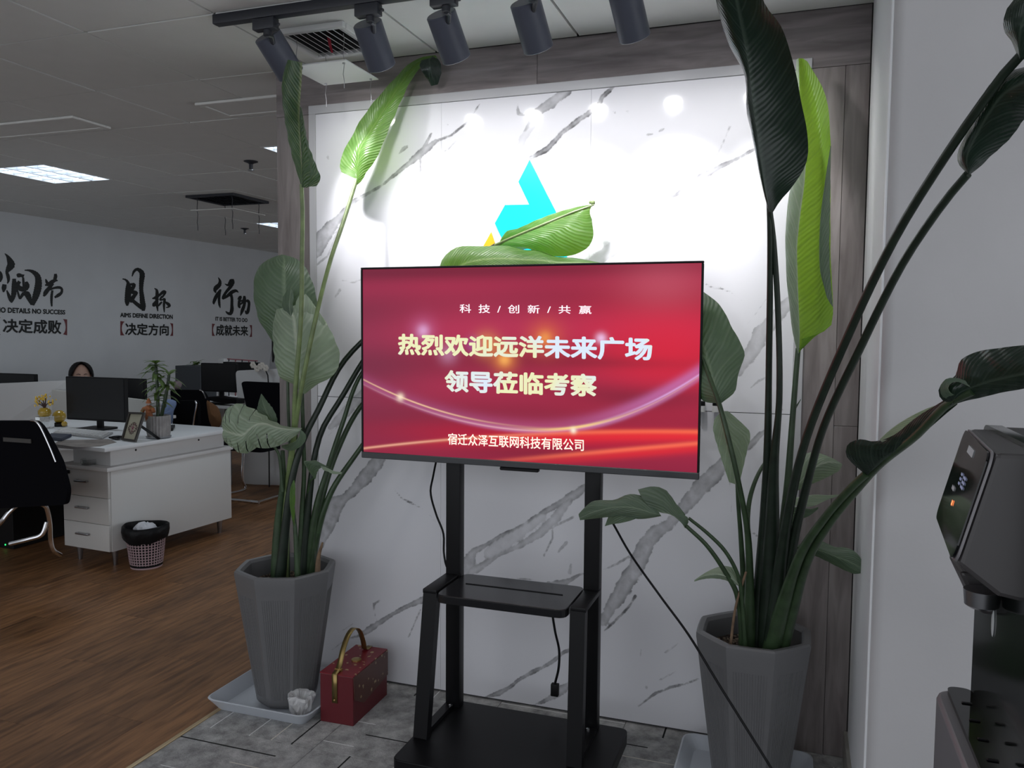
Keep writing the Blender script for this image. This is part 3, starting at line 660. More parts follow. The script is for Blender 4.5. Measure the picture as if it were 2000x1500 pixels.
lo2 = lambda u: 1.06-.2*(u-.3)**.0*u; lo2 = lambda u: 1.12-.26*u; ribbon(lo2, .012, (1,.20,.10), .95, .9, .4); ribbon(lambda u: lo2(u)+.02, .025, (.8,.02,.03), .7, .9, .4)
asp = 1.76
def glow(u, v, r, c, a): addc(a*np.exp(-(((U-u)*asp)**2+(Vv-v)**2)/r**2), c)
glow(.200,.33,.03,(.85,.6,.95),.8); glow(.2,.33,.07,(.6,.15,.35),.5); glow(.575,.36,.03,(1,.55,.12),.8); glow(.575,.36,.08,(.75,.15,.04),.6); glow(.455,.475,.025,(1,.75,.2),.95); glow(.455,.475,.06,(.85,.25,.05),.7)
glow(.40,.40,.06,(.85,.35,.08),.6); glow(.735,.36,.025,(.9,.6,.9),.8); glow(.36,.40,.04,(.3,.1,.5),.4); glow(.125,.69,.02,(1,.8,.6),.9); glow(.66,.825,.015,(1,.9,.7),.9)
glow(.28,.45,.05,(.6,.3,.5),.5)
SX0, SX1, SZ0, SZ1 = tx0+b, tx1-b, zb, tz1-b
xs = np.linspace(SX0, SX1, nx+1); zz = np.linspace(SZ1, SZ0, nz+1)
V = [(float(x), TVY+.004, float(z)) for z in zz for x in xs]; n = nx+1
F = [(j*n+i, (j+1)*n+i, (j+1)*n+i+1, j*n+i+1) for j in range(nz) for i in range(nx)]
scr = mesh_obj('screen', V, F, None, tv)
at = scr.data.attributes.new('slide', 'FLOAT_COLOR', 'POINT'); cc_ = np.ones((len(V), 4), np.float32); cc_[:, :3] = col.reshape(-1, 3); at.data.foreach_set('color', cc_.ravel())
m, nt, N, L, bb_ = newmat('lit_screen'); a_ = N.new('ShaderNodeAttribute'); a_.attribute_name = 'slide'
bb_.inputs['Base Color'].default_value = (.01,.01,.01,1); bb_.inputs['Roughness'].default_value = .2; bb_.inputs['Specular IOR Level'].default_value = .12; L.new(a_.outputs['Color'], bb_.inputs['Emission Color']); bb_.inputs['Emission Strength'].default_value = 1.0
scr.data.materials.append(m)
def text_mesh(name, body, quad, mt, parent, bold=0, normal=(0,-1,0), lift=.0006, cells=0):
    "body set in lettering and fitted to four 3D corners; with cells, every character becomes a part of its own"
    cu = bpy.data.curves.new('t', 'FONT'); cu.body = body; cu.resolution_u = 3
    to = bpy.data.objects.new('t', cu); COL.objects.link(to)
    me = bpy.data.meshes.new_from_object(to.evaluated_get(bpy.context.evaluated_depsgraph_get()))
    bpy.data.objects.remove(to); bpy.context.view_layer.update()
    co = [v.co.copy() for v in me.vertices]; FF = [list(p.vertices) for p in me.polygons]; bpy.data.meshes.remove(me)
    x0 = min(c.x for c in co); x1 = max(c.x for c in co); y0 = min(c.y for c in co); y1 = max(c.y for c in co)
    tl_, tr_, bl_, br_ = [Vector(q) for q in quad]; nn = Vector(normal)
    if cells:
        nchar = len([c for c in body if c != ' ']); iv = sorted((min(co[i].x for i in f), max(co[i].x for i in f)) for f in FF)
        gaps = []; e = iv[0][1]
        for a, b in iv[1:]:
            if a > e: gaps.append((a-e, (a+e)/2))
            e = max(e, b)
        if cells == 2: cuts = sorted(g_[1] for g_ in sorted(gaps)[::-1][:nchar-1])
        else: cuts = [x0+(x1-x0)*k/nchar for k in range(1, nchar)]
    else: cuts = []
    groups = {}
    for f in FF:
        cx = sum(co[i].x for i in f)/len(f); groups.setdefault(sum(cx > c for c in cuts), []).append(f)
    sh_ = [(0, 0)] if not bold else [(bold*math.cos(a), bold*math.sin(a)) for a in [k*PI/4 for k in range(8)]]+[(0, 0)]
    out = None
    for gk in sorted(groups):
        V = []; F = []
        for si, (dx, dy) in enumerate(sh_):
            idx = {}
            for f in groups[gk]:
                for i in f:
                    if i not in idx:
                        u = (co[i].x+dx-x0)/(x1-x0); v = (co[i].y+dy-y0)/(y1-y0); idx[i] = len(V)
                        V.append((bl_*(1-u)+br_*u)*(1-v)+(tl_*(1-u)+tr_*u)*v+nn*(lift+si*.00003))
                F.append([idx[i] for i in f])
        out = mesh_obj(name, V, F, mt, parent)
    return out
SY = TVY+.0036
def sq(l): return [P(x, y, 'Y', SY) for x, y in l]
def textglow(name, c, e=1): return mat(name, c, .5, emit=e)
def grad_text():
    m, nt, N, L, b = newmat('glowing_title_lettering'); g = N.new('ShaderNodeNewGeometry'); n = N.new('ShaderNodeTexNoise'); n.inputs['Scale'].default_value = 5.5; n.inputs['Detail'].default_value = 1; L.new(g.outputs['Position'], n.inputs[0])
    r = N.new('ShaderNodeValToRGB'); L.new(n.outputs[0], r.inputs[0]); r.color_ramp.elements[0].position = .42; r.color_ramp.elements[1].position = .6
    r.color_ramp.elements[0].color = (.72,.82,.95,1); r.color_ramp.elements[1].color = (.85,.85,.50,1)
    b.inputs['Base Color'].default_value = (0,0,0,1); L.new(r.outputs[0], b.inputs['Emission Color']); b.inputs['Emission Strength'].default_value = 1; return m
tg = grad_text()
text_mesh('character', '科  技  /  创  新  /  共  赢', sq([(898,594),(1155,597),(898,611),(1155,613)]), textglow('pale_small_lettering', (.82,.72,.76)), scr, bold=.008, cells=2)
text_mesh('character', '热烈欢迎远洋未来广场', sq([(779,653),(1272,661),(779,692),(1272,703)]), tg, scr, bold=.036, cells=1)
text_mesh('character', '领导莅临考察', sq([(870,724),(1164,732),(870,764),(1164,774)]), tg, scr, bold=.036, cells=1)
text_mesh('character', '宿迁众泽互联网科技有限公司', sq([(875,846),(1140,858),(875,868),(1140,881)]), textglow('cream_lettering', (.90,.72,.62)), scr, bold=.012, cells=1)
# ------------------------------------------------------------------ cables
def cable(name, pts, label, r=.004, plug=False):
    q = catmull(YP(pts), 50); t = None
    if plug:
        t = thing(name, label, 'cable', q[-1]); G().tube(q, r, 8).make('cord', M['blackpl'], t, True)
        e = q[-1]; G().bbox(e.x-.014, e.x+.014, e.y-.01, e.y+.01, e.z-.045, e.z, .003).make('plug', M['blackpl'], t, True)
    else:
        o = G().tube(q, r, 8).make(name, M['blackpl'], smooth=True); tag(o, label, 'cable')
cable('power_cable', [(853,895,2.74),(846,930,2.76),(841,962,2.77),(852,1005,2.78),(866,1042,2.78),(867,1080,2.78),(874,1110,2.76),(895,1126,2.735),(925,1132,2.72),(975,1134,2.70),(1030,1146,2.68),(1050,1155,2.66)], 'thin black cable looping left of the stand down to the shelf')
cable('power_cable', [(1076,1180,2.72),(1084,1232,2.73),(1092,1270,2.74),(1091,1305,2.74),(1084,1335,2.74)], 'short black cord with a plug hanging under the shelf', .0045, True)
cable('long_cable', [(1146,915,2.74),(1152,945,2.74),(1165,975,2.76),(1190,1010,2.76),(1230,1080,2.7),(1290,1165,2.6),(1345,1240,2.5),(1400,1330,2.44),(1450,1410,2.40),(1500,1490,2.36),(1530,1540,2.34)], 'long black cable slanting from the television across the right planter')
# ------------------------------------------------------------------ emblem on the marble
t = thing('emblem', 'cyan and orange angular emblem on the lit marble above the television', 'emblem', P(1020, 500, 'Y', WY-.01))
ey = WY-.008
def em(name, pts, m): G().prism([P(x, y, 'Y', ey) for x, y in pts], (0, .007, 0)).make(name, m, t, bevel=.001)
em('cyan_shape', [(1034,312),(1012,355),(1033,399),(986,400),(966,436),(990,486),(1000,505),(1034,514),(1110,514),(1085,412)], mat('cyan_acrylic', (.0,.60,.72), .3))
em('orange_shape', [(959,453),(944,480),(932,505),(980,505),(968,480)], mat('orange_acrylic', (.95,.38,.01), .3))
ey = WY-.0095; em('blue_shape', [(999,474),(994,486),(1001,500),(1030,512),(1036,498),(1014,478)], mat('blue_acrylic', (.0,.22,.75), .3))
for px in (1371, 1398):
    p = P(px, 788, 'Y', WY-.012); o = thing('wall_hook', 'small white and black knob on the marble, '+('nearer the television edge' if px < 1380 else 'the right one of two beside the television'), 'knob', p, 'knobs on the marble')
    G().cyl(p+Vector((0, 0, -.008)), p+Vector((0, 0, -.012-.018)), .012, n=16).make('cup', M['white'], o, True)
    G().cyl(p+Vector((0, 0, .008)), p+Vector((0, 0, -.008)), .0115, n=16).make('cap', M['blackpl'], o, True)
    G().box(p.x-.004, p.x+.004, p.y, WY, p.z-.004, p.z+.004).make('stem', M['blackpl'], o)
# ------------------------------------------------------------------ gift box
a = P(626, 1408, 'Z', 0); b_ = P(690, 1419, 'Z', 0); c = P(758, 1357, 'Z', 0); zt_ = P(627, 1313, 'Y', a.y).z
ex = (b_-a); ey_ = (c-b_); ey_ = ey_-ex*(ey_.dot(ex)/ex.dot(ex)); ex.z = ey_.z = 0
gb = thing('gift_box', 'red Chinese gift box with gold strap handle beside the left planter', 'gift box', a+ex/2+ey_/2)
up = Vector((0, 0, zt_-.0)); G().prism([a, a+ex, a+ex+ey_, a+ey_], up*.985+Vector((0,0,0))).make('body', M['red'], gb, bevel=.002)
def gift_mat(name, base, fig, sc):
    m, nt, N, L, b = newmat(name); tc = N.new('ShaderNodeTexCoord'); vo = N.new('ShaderNodeTexVoronoi'); vo.inputs['Scale'].default_value = sc; L.new(tc.outputs['Object'], vo.inputs[0])
    n = N.new('ShaderNodeTexNoise'); n.inputs['Scale'].default_value = sc*3; L.new(tc.outputs['Object'], n.inputs[0])
    a = N.new('ShaderNodeMath'); a.operation = 'MULTIPLY_ADD'; L.new(n.outputs[0], a.inputs[0]); a.inputs[1].default_value = .5; L.new(vo.outputs['Distance'], a.inputs[2])
    mr = N.new('ShaderNodeMapRange'); L.new(a.outputs[0], mr.inputs[0]); mr.inputs[1].default_value = .44; mr.inputs[2].default_value = .47; mr.inputs[3].default_value = 1; mr.inputs[4].default_value = 0
    c = N.new('ShaderNodeMixRGB'); L.new(mr.outputs[0], c.inputs[0]); c.inputs[1].default_value = (*base, 1); c.inputs[2].default_value = (*fig, 1); L.new(c.outputs[0], b.inputs['Base Color']); b.inputs['Roughness'].default_value = .4; return m
lid = G().prism([a+up*.985-ex*.01, a+ex*1.01+up*.985, a+ex*1.01+ey_+up*.985, a-ex*.01+ey_+up*.985], (0, 0, .004)).make('lid', gift_mat('lid_print', (.20,.012,.022), (.50,.36,.18), 32), gb)
e2 = ex.normalized()*.003
fl = [a+ex+up, a+ex+ey_+up, a+ex+ey_*1.0+up*.45, a+ex+ey_*.9+up*.36, a+ex+ey_*.30+up*.17+Vector((0,0,0)), a+ex+ey_*.0+up*.36]
fl = [a+ex+up*.985, a+ex+ey_+up*.985, a+ex+ey_+up*.45, a+ex+ey_*.28+up*.30, a+ex+ey_*.02+up*.52]
G().prism([p+e2*.2 for p in fl], e2).make('flap', gift_mat('flap_print', (.085,.028,.02), (.33,.25,.14), 34), gb)
mc = a+ex*.55+ey_*.5+up
G().lathe(mc, [(.019, 0), (.019, .006), (.017, .0065)], 24).make('medallion', M['gold'], gb, True)
# handle strap: arches along the length of the box
sm = a+ex*.45; w2 = ex.normalized()*.011
pts = [sm-ey_.normalized()*.002+up*.42, sm-ey_.normalized()*.003+up*1.0, sm+ey_*.02+up+Vector((0,0,.004)), sm+ey_*.10+up+Vector((0,0,.012)), sm+ey_*.22+up+Vector((0,0,.07)), sm+ey_*.36+up+Vector((0,0,.112)), sm+ey_*.52+up+Vector((0,0,.125)), sm+ey_*.68+up+Vector((0,0,.10)), sm+ey_*.80+up+Vector((0,0,.04)), sm+ey_*.84+up+Vector((0,0,.006)), sm+ey_*1.0+up+Vector((0,0,.004))]
q = pts[:2]+catmull(pts[2:], 24); n = len(q); V = [p-w2 for p in q]+[p+w2 for p in q]
o = G().add(V, [(i, i+1, n+i+1, n+i) for i in range(n-1)]).make('handle', mat('bronze_strap', (.32,.23,.09), .32, .9), gb, True); m_ = o.modifiers.new('s', 'SOLIDIFY'); m_.thickness = .0016; m_.offset = 0
G().ball(pts[0]+Vector((0, -.002, .012)), .004).make('rivet', M['gold'], gb, True)
G().box(sm.x-.014, sm.x+.014, (sm+ey_*.10).y-.006, (sm+ey_*.10).y+.006, zt_+.001, zt_+.012).make('buckle', M['gold'], gb)
# ================================================================== PLANTERS AND BIRD-OF-PARADISE PLANTS
def leaf(name, rails, mt, parent, mid=None, n=30, sub=5, bulge=0.0, ripple=.0022, tears=(), thick=.0012):
    """a leaf blade: rails are lengthwise polylines of (px, py, Y), base first; the blade spans them and bellies by bulge"""
    R_ = [catmull(YP(r), n) for r in rails]; mid = (len(R_)-1)/2 if mid is None else mid
    V = []; UV = []; ncol = (len(R_)-1)*sub+1; ph = rng.rand()*6
    Lm = sum((R_[int(mid)][i+1]-R_[int(mid)][i]).length for i in range(n-1))
    for i in range(n):
        v = i/(n-1)
        cols = [r[i] for r in R_]
        for k in range(ncol):
            s = k/sub; a = min(len(cols)-2, int(s)); f = s-a
            p0 = cols[max(a-1, 0)]; p1 = cols[a]; p2 = cols[a+1]; p3 = cols[min(a+2, len(cols)-1)]
            p = p1.lerp(p2, f)
            wdt = (p2-p1).length
            # smooth between rails, except across the midrib
            e = 4*f*(1-f)
            u = (s-mid)/max(mid, len(cols)-1-mid)
            off = bulge*e*wdt
            rp = ripple*math.sin(v*46+abs(u)*5+ph)*min(1, abs(u)*1.6)*math.sin(PI*min(1, max(0, v*1.02)))
            p = p+Vector((-.33, -.94, 0))*(off+rp)
            V.append(p); UV.append((u, v*Lm))
    F = []; cut = set()
    for ti, side in tears:
        cut.add((ti, side))
    for i in range(n-1):
        for k in range(ncol-1):
            uu = (k+.5)/sub-mid
            if tears and (i, 1 if uu > 0 else -1) in cut and abs(uu) > .45: continue
            F.append((i*ncol+k, i*ncol+k+1, (i+1)*ncol+k+1, (i+1)*ncol+k))
    o = mesh_obj(name, V, F, mt, parent, True, UV)
    return o
def stem(parent, pts, r0, r1, mt='petiole', n=34, name='stem', px=True):
    q = catmull(YP(pts) if px else pts, n)
    if hasattr(r0, '__len__'): rr = list(np.interp(np.linspace(0, 1, n), np.linspace(0, 1, len(r0)), r0))
    else: rr = [r0+(r1-r0)*i/(n-1) for i in range(n)]
    return G().tube(q, rr, 10).make(name, M[mt], parent, True, ang=60)
def planter(cx, cy, R_, rb, h, rot, label, ribs=True):
    t = thing('potted_plant', label, 'plant', (cx, cy, .012))
    z0 = .014; prof = []
    for r, z in ((rb*.93, z0), (rb, z0+.012), (rb+(R_-rb)*.5, h*.5), (R_*.985, h*.93), (R_, h-.02), (R_, h-.006), (R_-.006, h), (R_-.022, h-.001), (R_-.030, h-.012), (R_-.034, h-.10)):
        prof.append((r, z))
    # octagon with softened corners
    V = []; F = []; K = 8; m = 7
    def outline(r, flat):
        o = []
        for k in range(K):
            a0 = rot+2*PI*k/K; a1 = rot+2*PI*(k+1)/K
            p = Vector((math.cos(a0), math.sin(a0))); q = Vector((math.cos(a1), math.sin(a1)))
            for j in range(m):
                f = j/m; c = p.lerp(q, f); rad = c.length
                c = c/rad*(rad*.86+.14*.955) if True else c
                o.append(c*r)
        return o
    nn = K*m
    for r, z in prof:
        for c in outline(r, 0): V.append((cx+c.x, cy+c.y, z))
    for i in range(len(prof)-1):
        for k in range(nn): F.append((i*nn+k, i*nn+(k+1) % nn, (i+1)*nn+(k+1) % nn, (i+1)*nn+k))
    F.append(tuple(range(nn))[::-1])
    G().add(V, F).make('planter', M['pot'], t, True, ang=18)
    if ribs:      # shallow flutes in the lower two thirds of every facet
        g = G()
        for k in range(K):
            a0 = rot+2*PI*k/K; a1 = rot+2*PI*(k+1)/K
            for j in range(13):
                f = .14+.72*j/12; c = Vector((math.cos(a0), math.sin(a0))).lerp(Vector((math.cos(a1), math.sin(a1))), f)
                rad = c.length; c = c/rad*(rad*.86+.14*.955)
                def at(z):
                    if z < h*.5: r = rb+(R_-rb)*.5*(z-z0-.012)/(h*.5-z0-.012)
                    else: r = rb+(R_-rb)*.5+((R_*.985)-(rb+(R_-rb)*.5))*(z-h*.5)/(h*.43)
                    return Vector((cx+c.x*r, cy+c.y*r, z))
                g.tube([at(.05), at(h*.45), at(h*.84)], [.0016, .0016, .0012], 6)
        g.make('flutes', M['pot'], t, True, ang=60)
    zs_ = h-.075; g = G(); rows = 7; ns = 40; V = [(cx, cy, zs_+.01)]; F = []
    for i in range(1, rows):
        for k in range(ns):
            a = 2*PI*k/ns; r = (R_-.040)*i/(rows-1)*.985; V.append((cx+r*math.cos(a), cy+r*math.sin(a), zs_+rng.uniform(-.004, .006)))
    for k in range(ns): F.append((0, 1+k, 1+(k+1) % ns))
    for i in range(rows-2):
        for k in range(ns): F.append((1+i*ns+k, 1+(i+1)*ns+k, 1+(i+1)*ns+(k+1) % ns, 1+i*ns+(k+1) % ns))
    g.add(V, F).make('soil', M['soil'], t, True)
    g = G()
    for k in range(420):
        a = rng.uniform(0, 2*PI); r = (R_-.05)*math.sqrt(rng.uniform(0, 1)); s = rng.uniform(.002, .0055)
        g.ball((cx+r*math.cos(a), cy+r*math.sin(a), zs_+.006), s, (1.2, 1, .7), 5, 4)
    o = g.make('soil_crumbs', M['pebble'], t); o['kind'] = 'stuff'
    return t
LPX, LPY, RPX, RPY, PH = -1.878, 2.70, -.108, 2.715, .548
va = math.atan2(-LPY, -LPX)      # direction from the pot towards the camera
LP = planter(LPX, LPY, .196, .118, PH, va+math.radians(9), 'tall bird-of-paradise plant in a grey octagonal planter beside the office')
va = math.atan2(-RPY, -RPX)
RP = planter(RPX, RPY, .190, .125, PH-.035, va+math.radians(20), 'large bird-of-paradise plant in a grey planter right of the television')
# ---- trays
def tray(x0, x1, y0, y1, h, label):
    g = G(); rows = []
    for ins, z in ((.035, .001), (.0, h), (.006, h+.002), (.010, h-.002), (.042, .006)):
        rows.append(rounded([(x0+ins, y0+ins, z), (x1-ins, y0+ins, z), (x1-ins, y1-ins, z), (x0+ins, y1-ins, z)], .05 if ins < .03 else .03, 5))
    n = len(rows[0]); V = [v for r in rows for v in r]; F = [(i*n+k, i*n+(k+1) % n, (i+1)*n+(k+1) % n, (i+1)*n+k) for i in range(len(rows)-1) for k in range(n)]
    F.append(tuple(range(n))[::-1]); F.append(tuple((len(rows)-1)*n+k for k in range(n)))
    return tag(g.add(V, F).make('plant_tray', M['tray'], smooth=True), label, 'tray', 'trays under the planters')
tray(-2.125, -1.665, 2.505, 2.925, .05, 'pale plastic tray under the left planter with a plastic-lined cup in it')
tray(-.345, .09, 2.50, 2.90, .042, 'pale plastic tray under the right planter at the bottom edge')
# ---- the small cup wrapped in clear plastic
cp = P(588, 1372, 'Y', 2.60); cup = thing('lined_cup', 'small cup wrapped in crumpled clear plastic in the left tray', 'cup', (cp.x, 2.600, .008))
G().lathe((cp.x, 2.600, 0), [(.026, .008), (.034, .055), (.030, .055), (.024, .03)], 18).make('cup', M['pebble'], cup, True)
V = []; F = []; n = 36; prof = [(.030, .012), (.040, .035), (.048, .062), (.052, .080), (.046, .090), (.034, .086), (.026, .066), (.022, .045)]
for r, z in prof:
    for k in range(n):
        a = 2*PI*k/n; w = 1+.12*math.sin(5*a+z*60)+.08*rng.uniform(-1, 1); V.append((cp.x+r*w*math.cos(a), 2.600+r*w*math.sin(a), z+.004*math.sin(3*a)))
F = [(i*n+k, i*n+(k+1) % n, (i+1)*n+(k+1) % n, (i+1)*n+k) for i in range(len(prof)-1) for k in range(n)]
pm_, nt, N, L, bb_ = newmat('crumpled_clear_plastic'); bb_.inputs['Base Color'].default_value = (.75,.75,.76,1); bb_.inputs['Roughness'].default_value = .2; bb_.inputs['Alpha'].default_value = .62
G().add(V, F).make('plastic_bag', pm_, cup, False)

# ---------------------------------------------------------------- left plant
Z0 = PH-.075
def base(px, Y): return (px, None, Y)
def sb(px, Y, zz=Z0):            # a point on the soil seen at column px, at depth Y
    lo, hi = 800., 1500.
    for _ in range(40):
        m = (lo+hi)/2
        if P(px, m, 'Y', Y).z > zz: lo = m
        else: hi = m
    return (px, lo, Y)
# thick sheath bundle (pseudo-stems)
stem(LP, [sb(540, 2.66), (545, 1020, 2.66), (553, 940, 2.65), (552, 880, 2.64)], [.026, .022, .014, .008], 0, name='sheath')
stem(LP, [sb(548, 2.66), (560, 960, 2.66), (573, 850, 2.62), (577, 760, 2.59), (588, 620, 2.575), (590, 500, 2.57), (591, 420, 2.56), (589, 360, 2.55)], [.02, .013, .0105, .0095, .009, .0085, .008, .0075], 0, 'petiole_l')
stem(LP, [sb(553, 2.68), (565, 950, 2.66), (576, 840, 2.62), (592, 740, 2.59), (617, 620, 2.60), (645, 510, 2.68), (672, 430, 2.77), (697, 350, 2.84)], [.02, .013, .010, .009, .0085, .008, .008, .007], 0, 'petiole_l')
stem(LP, [sb(545, 2.64), (568, 950, 2.64), (590, 865, 2.66), (622, 800, 2.70), (665, 715, 2.76), (720, 655, 2.80), (800, 590, 2.85), (880, 530, 2.88)], [.024, .017, .014, .012, .011, .010, .009, .008], 0, 'petiole_d')
stem(LP, [sb(590, 2.70), (605, 960, 2.70), (625, 850, 2.72), (668, 775, 2.76), (720, 690, 2.80), (800, 600, 2.86), (900, 520, 2.90), (968, 478, 2.90)], [.024, .016, .012, .011, .010, .010, .009, .007], 0, 'petiole_d')
stem(LP, [sb(596, 2.71), (618, 990, 2.71), (640, 915, 2.73), (668, 830, 2.76), (706, 730, 2.80), (790, 640, 2.86)], [.02, .015, .010, .009, .008, .007], 0)
stem(LP, [sb(600, 2.73), (625, 1020, 2.73), (650, 955, 2.75), (690, 895, 2.79), (740, 830, 2.83), (820, 760, 2.88)], [.022, .016, .012, .010, .009, .008], 0, 'petiole')
stem(LP, [sb(605, 2.72), (612, 1040, 2.72), (632, 960, 2.74), (655, 890, 2.78), (700, 800, 2.83), (760, 740, 2.88)], [.024, .018, .013, .011, .010, .009], 0, 'petiole')
stem(LP, [sb(585, 2.69), (590, 1000, 2.69), (594, 920, 2.69), (592, 840, 2.68), (590, 765, 2.67)], [.016, .012, .009, .008, .007], 0, 'petiole')
stem(LP, [sb(560, 2.70), (562, 1000, 2.71), (566, 880, 2.72), (563, 800, 2.74), (562, 742, 2.75)], [.014, .010, .008, .007, .006], 0, 'petiole')
stem(LP, [sb(583, 2.63), (577, 1040, 2.63), (572, 980, 2.63), (573, 940, 2.63)], [.013, .010, .007, .003], 0, 'petiole')
stem(LP, [(552, 960, 2.63), (545, 890, 2.62), (534, 870, 2.61), (522, 856, 2.60)], [.008, .006, .005, .005], 0, 'petiole')
stem(LP, [(600, 980, 2.70), (602, 960, 2.69), (606, 940, 2.68), (616, 932, 2.67)], [.006, .005, .004, .003], 0, 'petiole')
stem(LP, [sb(620, 2.68, Z0+.0), (622, 1090, 2.67), (630, 1060, 2.66)], [.014, .010, .004], 0, 'dry', name='dried_sheath')
leaf('spear_leaf', [[(573,1030,2.628),(566,985,2.62),(567,955,2.62),(573,938,2.62)], [(575,1032,2.624),(576,990,2.61),(577,955,2.61),(575,938,2.62)]], M['leaf'], LP, mid=0, n=12)
leaf('spear_leaf', [[(578,868,2.65),(575,850,2.645),(575,820,2.645),(577,805,2.65)], [(580,868,2.645),(582,850,2.635),(580,820,2.64),(577,805,2.65)]], M['leaf_mid'], LP, mid=0, n=10)  # shaded spear: the duller green stands in for the shade
# tall leaf behind the first spotlight
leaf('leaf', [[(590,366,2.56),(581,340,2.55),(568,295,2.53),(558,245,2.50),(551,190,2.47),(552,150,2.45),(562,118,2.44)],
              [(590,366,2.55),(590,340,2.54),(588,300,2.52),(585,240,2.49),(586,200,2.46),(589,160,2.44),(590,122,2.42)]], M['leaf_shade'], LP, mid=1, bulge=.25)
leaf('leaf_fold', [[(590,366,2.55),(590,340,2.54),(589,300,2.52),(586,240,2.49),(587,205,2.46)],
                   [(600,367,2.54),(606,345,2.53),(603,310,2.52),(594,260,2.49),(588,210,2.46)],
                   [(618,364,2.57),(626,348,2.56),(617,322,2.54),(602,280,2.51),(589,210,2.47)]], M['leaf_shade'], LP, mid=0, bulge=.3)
# long arching leaf to the ceiling
leaf('leaf', [[(697,350,2.840),(678,342,2.836),(665,333,2.836),(667,305,2.840),(684,272,2.847),(706,232,2.862),(738,190,2.883),(772,152,2.905),(800,124,2.923),(826,111,2.934),(850,108,2.941)],
              [(697,350,2.840),(699,335,2.840),(700,310,2.844),(703,290,2.847),(714,270,2.854),(735,238,2.869),(756,205,2.887),(782,164,2.908),(806,134,2.923),(830,117,2.934),(853,112,2.941)]], M['leaf'], LP, mid=1, bulge=-.2)
leaf('leaf', [[(697,350,2.840),(699,335,2.840),(700,310,2.844),(703,290,2.847),(714,270,2.854),(735,238,2.869),(756,205,2.887),(782,164,2.908),(806,134,2.923),(830,117,2.934),(853,112,2.941)],
              [(697,362,2.836),(708,352,2.836),(716,335,2.838),(728,322,2.840),(745,288,2.847),(762,246,2.862),(780,205,2.880),(798,166,2.905),(816,138,2.923),(838,119,2.934),(855,113,2.941)]], M['leaf'], LP, mid=0, bulge=.25)
leaf('leaf_tip', [[(845,110,2.90),(858,118,2.91),(862,140,2.92),(855,165,2.93)], [(838,114,2.88),(840,128,2.88),(838,148,2.89),(842,168,2.92)], [(822,118,2.88),(820,130,2.87),(826,142,2.88),(838,160,2.91)]], M['leaf_dark'], LP, mid=1, n=12)  # tip in shadow: its shade is put into the colour by the dark green
# two broad grey-green leaves
leaf('leaf', [[(562,745,2.75),(545,690,2.75),(525,655,2.74),(508,630,2.74),(498,595,2.74),(495,560,2.75),(503,525,2.76),(522,508,2.78),(540,500,2.79),(552,497,2.80)],
              [(563,746,2.74),(560,690,2.73),(558,655,2.72),(557,625,2.72),(556,595,2.71),(556,565,2.71),(556,540,2.72),(556,522,2.74),(556,508,2.77),(553,498,2.80)],
              [(563,748,2.745),(590,700,2.74),(608,665,2.74),(618,640,2.74),(622,610,2.75),(617,575,2.76),(608,545,2.77),(595,520,2.78),(578,505,2.79),(556,498,2.80)]], M['leaf_mid'], LP, bulge=.10)
leaf('leaf', [[(592,768,2.67),(572,750,2.66),(548,738,2.65),(537,705,2.65),(533,665,2.65),(533,635,2.66),(540,604,2.68)],
              [(592,768,2.665),(587,742,2.64),(583,712,2.63),(580,680,2.63),(577,650,2.635),(574,622,2.65),(566,600,2.67)],
              [(595,770,2.67),(618,752,2.66),(652,732,2.66),(664,700,2.67),(656,668,2.68),(636,628,2.70),(608,588,2.72)]], M['leaf_pale'], LP, bulge=.10)
leaf('leaf_lobe', [[(556,625,2.66),(551,600,2.67),(553,580,2.68),(562,564,2.69)], [(574,640,2.65),(566,605,2.655),(566,585,2.67),(569,565,2.69)], [(600,650,2.67),(572,600,2.67),(574,585,2.68),(573,568,2.69)]], M['leaf_mid'], LP, n=12)
leaf('leaf_lobe', [[(580,680,2.64),(574,620,2.655),(578,590,2.67),(588,571,2.69)], [(600,670,2.66),(592,620,2.67),(594,595,2.68),(594,576,2.695)], [(636,630,2.69),(615,600,2.70),(606,584,2.71),(597,574,2.70)]], M['leaf_pale'], LP, n=12)
# silvery drooping leaf, its torn end fanning out on the left
leaf('leaf', [[(590,836,2.58),(560,833,2.57),(532,822,2.55),(508,806,2.53),(485,794,2.51),(464,788,2.50),(445,797,2.49),(437,812,2.49)],
              [(588,840,2.57),(562,838,2.55),(540,834,2.53),(520,827,2.51),(503,828,2.49),(488,838,2.48),(474,850,2.475),(452,846,2.48),(434,838,2.49)][:8]+[(436,840,2.49)],
              [(584,846,2.575),(562,862,2.56),(540,872,2.55),(518,876,2.53),(500,874,2.52),(486,885,2.51),(468,884,2.50),(450,872,2.49),(438,862,2.49)]], M['leaf_pale'], LP, n=120, bulge=.14, ripple=.006, tears=((44,1),(57,1),(68,-1),(76,1),(84,-1),(90,1),(98,-1),(102,1),(107,-1),(110,1),(113,-1),(116,1)))
leaf('leaf_under', [[(586,838,2.57),(598,850,2.575),(594,865,2.58),(578,878,2.59),(562,880,2.60),(550,874,2.60)], [(586,842,2.565),(584,852,2.57),(576,862,2.575),(566,866,2.58),(558,868,2.59),(550,870,2.60)]], M['leaf_mid'], LP, mid=1, n=14)
